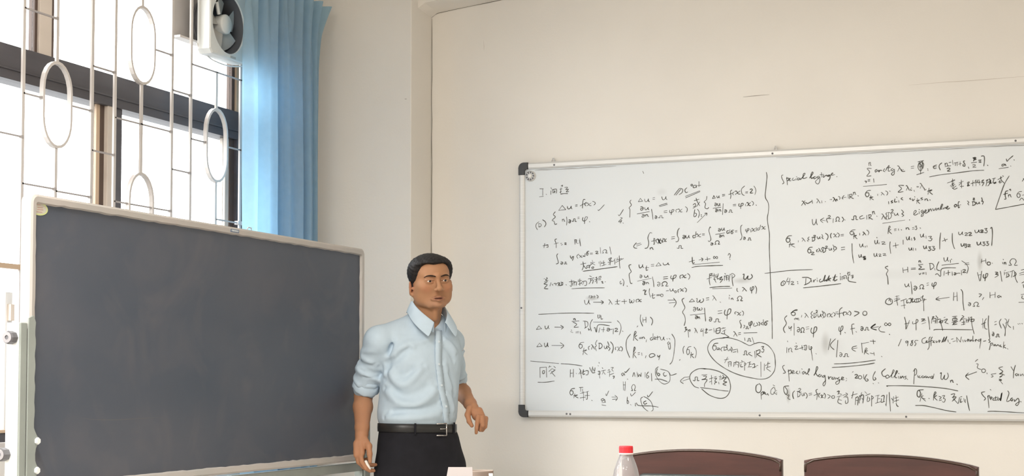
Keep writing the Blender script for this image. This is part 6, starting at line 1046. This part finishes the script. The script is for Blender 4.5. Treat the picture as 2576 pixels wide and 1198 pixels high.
nz_ = .0007 * np.sin(hx * 300 + hy * 120) * np.sin(hy * 260 - hz * 80) + .0006 * np.sin(hz * 410 + hy * 170 + hx * 90)
cut = (hy - g) * .75
d0 = Hf.d + nz_ + .0085 * np.exp(-np.abs(cut) / .010)
k = .016; h = np.clip(.5 - .5 * (d0 - cut) / k, 0, 1); Hf.d = (d0 * (1 - h) + cut * h + k * h * (1 - h)).astype(np.float32)
ear = np.sqrt(((np.abs(hx) - .082) / .012) ** 2 + ((hy + .006) / .024) ** 2 + ((hz + .030) / .032) ** 2) - 1
Hf.d = np.maximum(Hf.d, -(ear * .012)).astype(np.float32)
me, _ = Hf.mesh('hair', 1); pp('hair', me, M['hair'])

# ---- shirt: trunk and sleeves in one surface, folds as ridges and grooves
G = Field(np.arange(-.33, .27, .0038), np.arange(-.23, .34, .0042), np.arange(1.035, 1.53, .0038))
zp = [1.035, 1.060, 1.080, 1.110, 1.160, 1.22, 1.30, 1.36, 1.41, 1.44, 1.462, 1.485, 1.50]
rxp = [.150, .163, .169, .170, .166, .166, .170, .168, .155, .130, .098, .072, .060]
ryp = [.112, .121, .127, .130, .128, .126, .128, .124, .108, .092, .078, .070, .062]
oxp = [-.016, -.016, -.016, -.015, -.011, -.007, -.003, .000, .002, .004, .008, .012, .014]
thp = np.radians([42, 42, 42, 41, 39, 37, 35, 34, 33, 33, 32, 31, 31])
def trunk(X, Y, Z):
    z = np.asarray(Z); rx = np.interp(z, zp, rxp); ry = np.interp(z, zp, ryp); ox = np.interp(z, zp, oxp); th = np.interp(z, zp, thp)
    oy = np.interp(z, [1.03, 1.3, 1.44, 1.5], [0, .0, .008, .0])
    px, py = X - ox, Y - oy; u = px * np.cos(th) + py * np.sin(th); v = px * np.sin(th) - py * np.cos(th)
    k0 = (np.abs(u / rx) ** 2.3 + np.abs(v / ry) ** 2.3) ** (1 / 2.3)
    return np.maximum((k0 - 1) * np.minimum(rx, ry) * .95, np.maximum(1.047 - z, z - 1.500))
G.op(trunk, (-.30, -.22, 1.04), (.27, .22, 1.51), .01)
for Sh, El, q0, q1, ra, rb, rc in ((SR, ER, -.06, .86, .0560, .0530, .0500), (SL, EL, -.06, .70, .0500, .0470, .0400)):
    S_, E_ = np.array(Sh), np.array(El); d = E_ - S_; mid = S_ + d * .5 + np.array([-.004, 0, 0])
    nk = np.array((-.028, -.015, 1.462) if Sh is SR else (.062, .035, 1.460))
    G.cone(nk, S_, .040, ra, .03); G.cone(S_, mid, ra, rb, .022); G.cone(mid, S_ + d * q1, rb, rc, .012)
def surf(th, u, z, out=0.0):
    """a point on the trunk surface: body angle u in degrees from the front (+ = his left)"""
    rx, ry, ox = np.interp(z, zp, rxp), np.interp(z, zp, ryp), np.interp(z, zp, oxp); t = np.interp(z, zp, thp); a = math.radians(u)
    cu, sv = math.sin(a), math.cos(a); q = (abs(cu) ** 2.3 + abs(sv) ** 2.3) ** (-1 / 2.3)
    uu, vv = (rx + out) * cu * q, (ry + out) * sv * q
    return np.array([ox + uu * math.cos(t) + vv * math.sin(t), uu * math.sin(t) - vv * math.cos(t), z])
def at(x, y, out=0.0):
    """the trunk-surface point that shows at photo pixel (x, y) on this body: search along the front"""
    z = zz_(y); best = None
    for u in np.linspace(-88, 60, 149):
        p = surf(0, u, z, out); e = abs(p[0] - ax_(x))
        if best is None or e < best[0]: best = (e, p)
    return best[1]
def polyd(X, Y, Z, P):
    best = None
    for a, b in zip(P, P[1:]):
        a, b = np.array(a), np.array(b); ba = b - a; L2 = float(ba @ ba) + 1e-12; px, py, pz = X - a[0], Y - a[1], Z - a[2]
        h = np.clip((px * ba[0] + py * ba[1] + pz * ba[2]) / L2, 0, 1)
        d = np.sqrt((px - ba[0] * h) ** 2 + (py - ba[1] * h) ** 2 + (pz - ba[2] * h) ** 2); best = d if best is None else np.minimum(best, d)
    return best
def fold(P, amp, w, pw=1.5):
    """raise (amp > 0) or sink the cloth along a line, tapering at both ends"""
    P = spline([Vector(p) for p in P], 4); A3 = np.array([list(p) for p in P]); lo = A3.min(0) - 3 * w; hi = A3.max(0) + 3 * w; q = G.sl(lo, hi); X, Y, Z = G.pts(q)
    d = polyd(X, Y, Z, P); e0, e1 = A3[0], A3[-1]
    t0 = np.sqrt((X - e0[0]) ** 2 + (Y - e0[1]) ** 2 + (Z - e0[2]) ** 2); t1 = np.sqrt((X - e1[0]) ** 2 + (Y - e1[1]) ** 2 + (Z - e1[2]) ** 2)
    tp = np.clip(np.minimum(t0, t1) / (2.2 * w), .0, 1); tp = tp * tp * (3 - 2 * tp)
    G.d[q] = G.d[q] - (2.3 * amp * np.exp(-(d / w) ** pw) * tp).astype(np.float32)
def ridge(pts, amp=.006, w=.012, pw=1.4): fold([at(x, y, 0) for x, y in pts], amp, w, pw)
ridge([(985, 925), (998, 955), (1020, 968), (1045, 952), (1070, 918)], .0075, .013)
ridge([(1000, 938), (1025, 945), (1050, 920)], -.0055, .014)
ridge([(975, 975), (1005, 1008), (1045, 1018), (1078, 1002), (1105, 975)], .0085, .013)
ridge([(988, 975), (1020, 995), (1060, 985), (1090, 962)], -.0055, .015)
ridge([(985, 1036), (1030, 1030), (1080, 1026), (1112, 1012)], -.007, .011)
ridge([(965, 1048), (1010, 1050), (1060, 1048), (1115, 1040)], .007, .012)
ridge([(965, 900), (985, 900), (1010, 880), (1035, 868)], .0080, .012)
ridge([(975, 922), (1000, 908), (1025, 884), (1046, 874)], -.0060, .011)
ridge([(1008, 872), (1040, 868), (1075, 856), (1096, 838)], .0050, .014)
ridge([(990, 812), (1004, 840), (1006, 870), (992, 905)], .0055, .012)
ridge([(975, 835), (990, 870), (985, 905), (972, 945)], -.0060, .012)
ridge([(965, 850), (975, 890), (968, 930), (958, 955)], .0050, .010)
ridge([(1112, 850), (1135, 866), (1150, 895)], .0045, .011)
ridge([(1114, 866), (1132, 884), (1146, 915)], -.004, .010)
ridge([(1118, 905), (1128, 945), (1140, 985)], .0045, .010)
ridge([(1118, 985), (1136, 1005), (1142, 1040)], .0045, .010)
ridge([(1125, 930), (1138, 960), (1144, 1000)], -.004, .010)
ridge([(1020, 800), (1045, 822), (1062, 838)], .003, .012)
# sleeve wrinkles: oblique creases round the arm
def sring(Sh, El, q, r, amp, w, tilt, span):
    S_, E_ = np.array(Sh), np.array(El); d = (E_ - S_); dn = d / np.linalg.norm(d); a = np.cross(dn, [0, 1, 0]); a /= np.linalg.norm(a); b = np.cross(dn, a)
    fold([S_ + d * q + dn * tilt * (t / 5 - .5) + a * r * math.cos(math.radians(span[0] + (span[1] - span[0]) * t / 5)) + b * r * math.sin(math.radians(span[0] + (span[1] - span[0]) * t / 5)) for t in range(6)], amp, w)
random.seed(11)
for Sh, El, r in ((SR, ER, .055), (SL, EL, .047)):
    for i in range(13):
        a0 = random.uniform(0, 360); sp = random.uniform(70, 150); q = random.uniform(.12, .72)
        sring(Sh, El, q, r, random.choice((.0045, -.0045, .006, -.004)), random.uniform(.007, .011), random.uniform(-.07, .07), (a0, a0 + sp))
# open neck: a V cut down the front
def vneck(X, Y, Z):
    c = np.array(HC); t = math.radians(32)
    cx0, cy0 = .012, -.010; px, py = X - cx0, Y - cy0; u = px * math.cos(t) + py * math.sin(t); v = px * math.sin(t) - py * math.cos(t)
    w = .002 + np.clip((Z - 1.434) / .045, 0, 1.4) * .050
    return np.maximum(np.maximum(np.abs(u - .0) - w, 1.432 - Z), .0 - v)
G.op(vneck, (-.15, -.22, 1.425), (.2, .15, 1.56), .006, 'sub')
me, VS = G.mesh('shirt', 1); pp('shirt', me, M['shirt'])
print('body verts', len(V), 'shirt', len(VS))

# rolled cuffs, open downwards
def cuff(Sh, El, q0, q1, r0, r1, wob):
    S_, E_ = Vector(Sh), Vector(El); d = E_ - S_; mt = d.normalized().to_track_quat('Z', 'X').to_matrix().to_4x4(); L0 = d.length
    bm = bmesh.new(); a, b = L0 * q0, L0 * q1; t = .0035
    prof = [(r0 - .006, a + .002), (r0, a), (r0 + .002, a + (b - a) * .30), (r0 - .0005, a + (b - a) * .36), (r0 + .003, a + (b - a) * .42), (r1 + .002, b - .006), (r1 + .001, b), (r1 - .003, b + .001), (r1 - .005, b - .004), (r0 - .008, a + .012)]
    lathe(bm, prof, 56, close=False)
    for v in bm.verts:
        an = math.atan2(v.co.y, v.co.x); k_ = 1 + wob * (math.sin(3 * an + v.co.z * 60) * .5 + math.sin(7 * an - v.co.z * 90) * .3)
        v.co.x *= k_; v.co.y *= k_; v.co.z += .004 * math.sin(2 * an + 1) + .0015 * math.sin(9 * an)
    bmesh.ops.transform(bm, matrix=Matrix.Translation(S_) @ mt, verts=bm.verts)
    bmesh.ops.recalc_face_normals(bm, faces=bm.faces); me = bpy.data.meshes.new('cuff'); bm.to_mesh(me); bm.free(); return pp('cuff', me, M['shirt'])
cuff(SR, ER, .66, .885, .0510, .0540, .035)
cuff(SL, EL, .70, .885, .0405, .0420, .03)

# placket with buttons
bm = bmesh.new(); A_, B_ = [], []; ctr = []
zl = np.linspace(1.433, 1.052, 60)
for z in zl:
    px = np.interp(z, [1.05, 1.12, 1.2, 1.3, 1.4, 1.447], [1121, 1118, 1107, 1100, 1099, 1098]); y = 640 + (1.742 - z) / .001605
    l, r = at(px - 1, y, .0028), at(px + 14 - 2 * (z < 1.1), y, .0028); A_.append(bm.verts.new(l)); B_.append(bm.verts.new(r)); ctr.append((l + r) / 2)
for i in range(len(zl) - 1): bm.faces.new((A_[i], B_[i], B_[i + 1], A_[i + 1]))
me = bpy.data.meshes.new('placket'); bmesh.ops.recalc_face_normals(bm, faces=bm.faces); bm.to_mesh(me); bm.free(); pk = pp('placket', me, M['shirt']); md = pk.modifiers.new('thickness', 'SOLIDIFY'); md.thickness = .0025; md.offset = 0
def button(c, n, r=.0050):
    bm = bmesh.new(); lathe(bm, [(r, 0), (r, .0015), (r * .8, .0022), (r * .5, .0014), (0, .0014)], 16, close=False, mtx=Vector(n).normalized().to_track_quat('Z', 'Y').to_matrix().to_4x4()); bmesh.ops.translate(bm, vec=c, verts=bm.verts)
    me = bpy.data.meshes.new('button'); bmesh.ops.recalc_face_normals(bm, faces=bm.faces); bm.to_mesh(me); bm.free(); return pp('button', me, M['shirt_button'])
for z in (1.385, 1.300, 1.215, 1.130):
    i = int(np.argmin(abs(zl - z))); nrm = np.array([math.sin(TY), -math.cos(TY), 0.05]); button(Vector(ctr[i]) + Vector(nrm) * .002, nrm)

# collar: stand round the neck and the turned-down leaf with long points
def collar():
    NC = np.array([.018, -.008]); bm = bmesh.new(); rows = [[], [], [], []]
    n = 60
    for i in range(n + 1):
        f = -1 + 2 * i / n; ang = math.radians(f * 158)          # 0 at the nape, +-158 at the front edges
        s_ = abs(f); t = math.radians(32)
        # body frame: nape is -v
        du, dv = math.sin(ang), -math.cos(ang)
        ztop_ = 1.556 - .088 * max(0, s_ - .48) / .52
        rt = .0625 + .004 * (1 - s_); rt_v = .0680
        lean = .010 * (1 - s_)
        leaf = .052 + .016 * max(0, (s_ - .62) / .38) ** 1.2; outw = .022 + .010 * s_
        def pt(ru, rv, z, du=du, dv=dv, fwd=0.0):
            u, v = du * ru, dv * rv + fwd; return Vector((NC[0] + u * math.cos(t) + v * math.sin(t), NC[1] + u * math.sin(t) - v * math.cos(t), z))
        fw_ = .018 + .030 * s_ ** 2
        spread = .020 * max(0, (s_ - .55) / .45)
        rows[0].append(bm.verts.new(pt(rt + .002, rt_v + .002, ztop_ - .050, fwd=fw_)))
        rows[1].append(bm.verts.new(pt(rt, rt_v, ztop_, fwd=fw_)))
        rows[2].append(bm.verts.new(pt(rt + .006, rt_v + .006, ztop_ - .004, fwd=fw_)))
        sd = 1 if f > 0 else -1
        p = pt(rt + outw + spread * .6, rt_v + outw * .9, ztop_ - leaf, fwd=fw_)
        q = Vector((math.cos(t), math.sin(t), 0)) * (sd * spread * 1.1)
        rows[3].append(bm.verts.new(p + q))
    for a, b in zip(rows, rows[1:]):
        for i in range(n): bm.faces.new((a[i], a[i + 1], b[i + 1], b[i]))
    bmesh.ops.recalc_face_normals(bm, faces=bm.faces); me = bpy.data.meshes.new('collar'); bm.to_mesh(me); bm.free()
    o = pp('collar', me, M['shirt']); md = o.modifiers.new('thickness', 'SOLIDIFY'); md.thickness = .0022; md.offset = 0
    sb = o.modifiers.new('round', 'SUBSURF'); sb.levels = 2; sb.render_levels = 2
    return o
collar()

# ---- trousers
T_ = Field(np.arange(-.24, .24, .006), np.arange(-.22, .22, .006), np.arange(.03, 1.09, .007))
zt_ = [.70, .80, .87, .93, .98, 1.02, 1.055, 1.085]; tx = [.185, .185, .181, .178, .172, .164, .158, .156]; ty = [.120, .126, .128, .130, .128, .122, .117, .115]; tox = [-.004, -.004, -.008, -.010, -.012, -.015, -.016, -.016]
def hips(X, Y, Z):
    z = np.asarray(Z); rx = np.interp(z, zt_, tx); ry = np.interp(z, zt_, ty); ox = np.interp(z, zt_, tox); th = math.radians(42); px, py = X - ox, Y
    u = px * math.cos(th) + py * math.sin(th); v = px * math.sin(th) - py * math.cos(th); k0 = (np.abs(u / rx) ** 2.4 + np.abs(v / ry) ** 2.4) ** (1 / 2.4)
    return np.maximum((k0 - 1) * np.minimum(rx, ry), np.maximum(.82 - z, z - 1.062))
T_.op(hips, (-.22, -.2, .78), (.22, .2, 1.08), .02)
T_.cone((.085, .055, .985), (.090, .055, .90), .058, .080, .03)
for hx_, hy_, fx, fy_ in ((-.075, -.048, -.10, -.06), (.068, .048, .10, .05)):
    T_.cone((hx_, hy_, .86), (hx_ - .004, hy_, .50), .100, .078, .04); T_.cone((hx_ - .004, hy_, .50), (fx, fy_, .09), .078, .066, .02)
T_.op(lambda X, Y, Z: Z - 1.066 + 0 * X + 0 * Y, (-.3, -.3, 1.0), (.3, .3, 1.12), .01, 'cap')
me, _ = T_.mesh('trousers', 2); pp('trousers', me, M['trousers'])
# belt following the waist
def belt_pt(u, z, out):
    rx = .1655 + out; ry = .1235 + out; th = math.radians(42); a = math.radians(u); cu, sv = math.sin(a), math.cos(a); q = (abs(cu) ** 2.4 + abs(sv) ** 2.4) ** (-1 / 2.4)
    uu, vv = rx * cu * q, ry * sv * q; return Vector((-.0155 + uu * math.cos(th) + vv * math.sin(th), uu * math.sin(th) - vv * math.cos(th), z))
bm = bmesh.new(); n = 96; sec = [(-.002, -.017), (.0015, -.0165), (.0022, 0), (.0015, .0165), (-.002, .017)]
rg = [[bm.verts.new(belt_pt(360 * i / n, 1.042 + dz - .004 * math.sin(math.radians(360 * i / n)), o_)) for o_, dz in sec] for i in range(n)]
for i in range(n):
    for k_ in range(5): bm.faces.new((rg[i][k_], rg[i][(k_ + 1) % 5], rg[(i + 1) % n][(k_ + 1) % 5], rg[(i + 1) % n][k_]))
me = bpy.data.meshes.new('belt'); bmesh.ops.recalc_face_normals(bm, faces=bm.faces); bm.to_mesh(me); bm.free(); bl = pp('belt', me, M['leather'])
# open frame buckle
bm = bmesh.new(); pts = []
for u, dz in ((-2.5, -.0235), (15, -.0245), (15, .0235), (-2.5, .0225)): pts.append(belt_pt(u, 1.038 + dz, .0075))
for a, b in ((0, 1), (1, 2), (2, 3)): tube(bm, [pts[a], pts[b]], .0026, 8, sx=1, sy=1)
tube(bm, [belt_pt(4, 1.040, .0060), belt_pt(15, 1.040, .0080)], .0018, 6)
me = bpy.data.meshes.new('buckle'); bm.to_mesh(me); bm.free(); bk = link('buckle', me, M['buckle'], bl, True)
bm = bmesh.new()
for u in (-34, 34): tube(bm, [belt_pt(u, 1.020, .005), belt_pt(u, 1.064, .005)], .004, 6)
me = bpy.data.meshes.new('belt_loop'); bm.to_mesh(me); bm.free(); pp('belt_loop', me, M['trousers'], smooth=False)
# shoes
for fx, fy_ in ((-.10, -.06), (.10, .05)):
    Sf = Field(np.arange(fx - .12, fx + .16, .006), np.arange(fy_ - .24, fy_ + .10, .006), np.arange(-.012, .12, .006))
    a = math.radians(38); dx_, dy_ = math.sin(a), -math.cos(a)
    Sf.cone((fx - dx_ * .03, fy_ - dy_ * .03, .042), (fx + dx_ * .06, fy_ + dy_ * .06, .040), .040, .042, .02); Sf.cone((fx + dx_ * .06, fy_ + dy_ * .06, .040), (fx + dx_ * .17, fy_ + dy_ * .17, .030), .042, .030, .02)
    Sf.cone((fx, fy_, .05), (fx, fy_, .085), .042, .038, .02)
    Sf.op(lambda X, Y, Z: 0.001 - Z + 0 * X + 0 * Y, (-1, -1, -.05), (1, 1, .02), .01, 'cap')
    me, _ = Sf.mesh('shoe', 1); pp('shoe', me, M['shoe'])
# the chalk in his right hand
RZ = Matrix.Translation(PO) @ Matrix.Rotation(CAM_YAW, 4, 'Z')
bm = bmesh.new(); a, b = Vector(P3(930, 1153, -.172)), Vector(P3(940, 1175, -.158)); tube(bm, [a, a + (b - a) * .1, b - (b - a) * .05, b], [.004, .0052, .0062, .0056], 12)
bmesh.ops.transform(bm, matrix=RZ, verts=bm.verts); ch = from_bm('chalk', bm, M['chalk'], smooth=True)
tag(ch, 'short stub of white chalk held in the man\'s hand beside the blackboard', 'chalk')
bpy.context.view_layer.update()
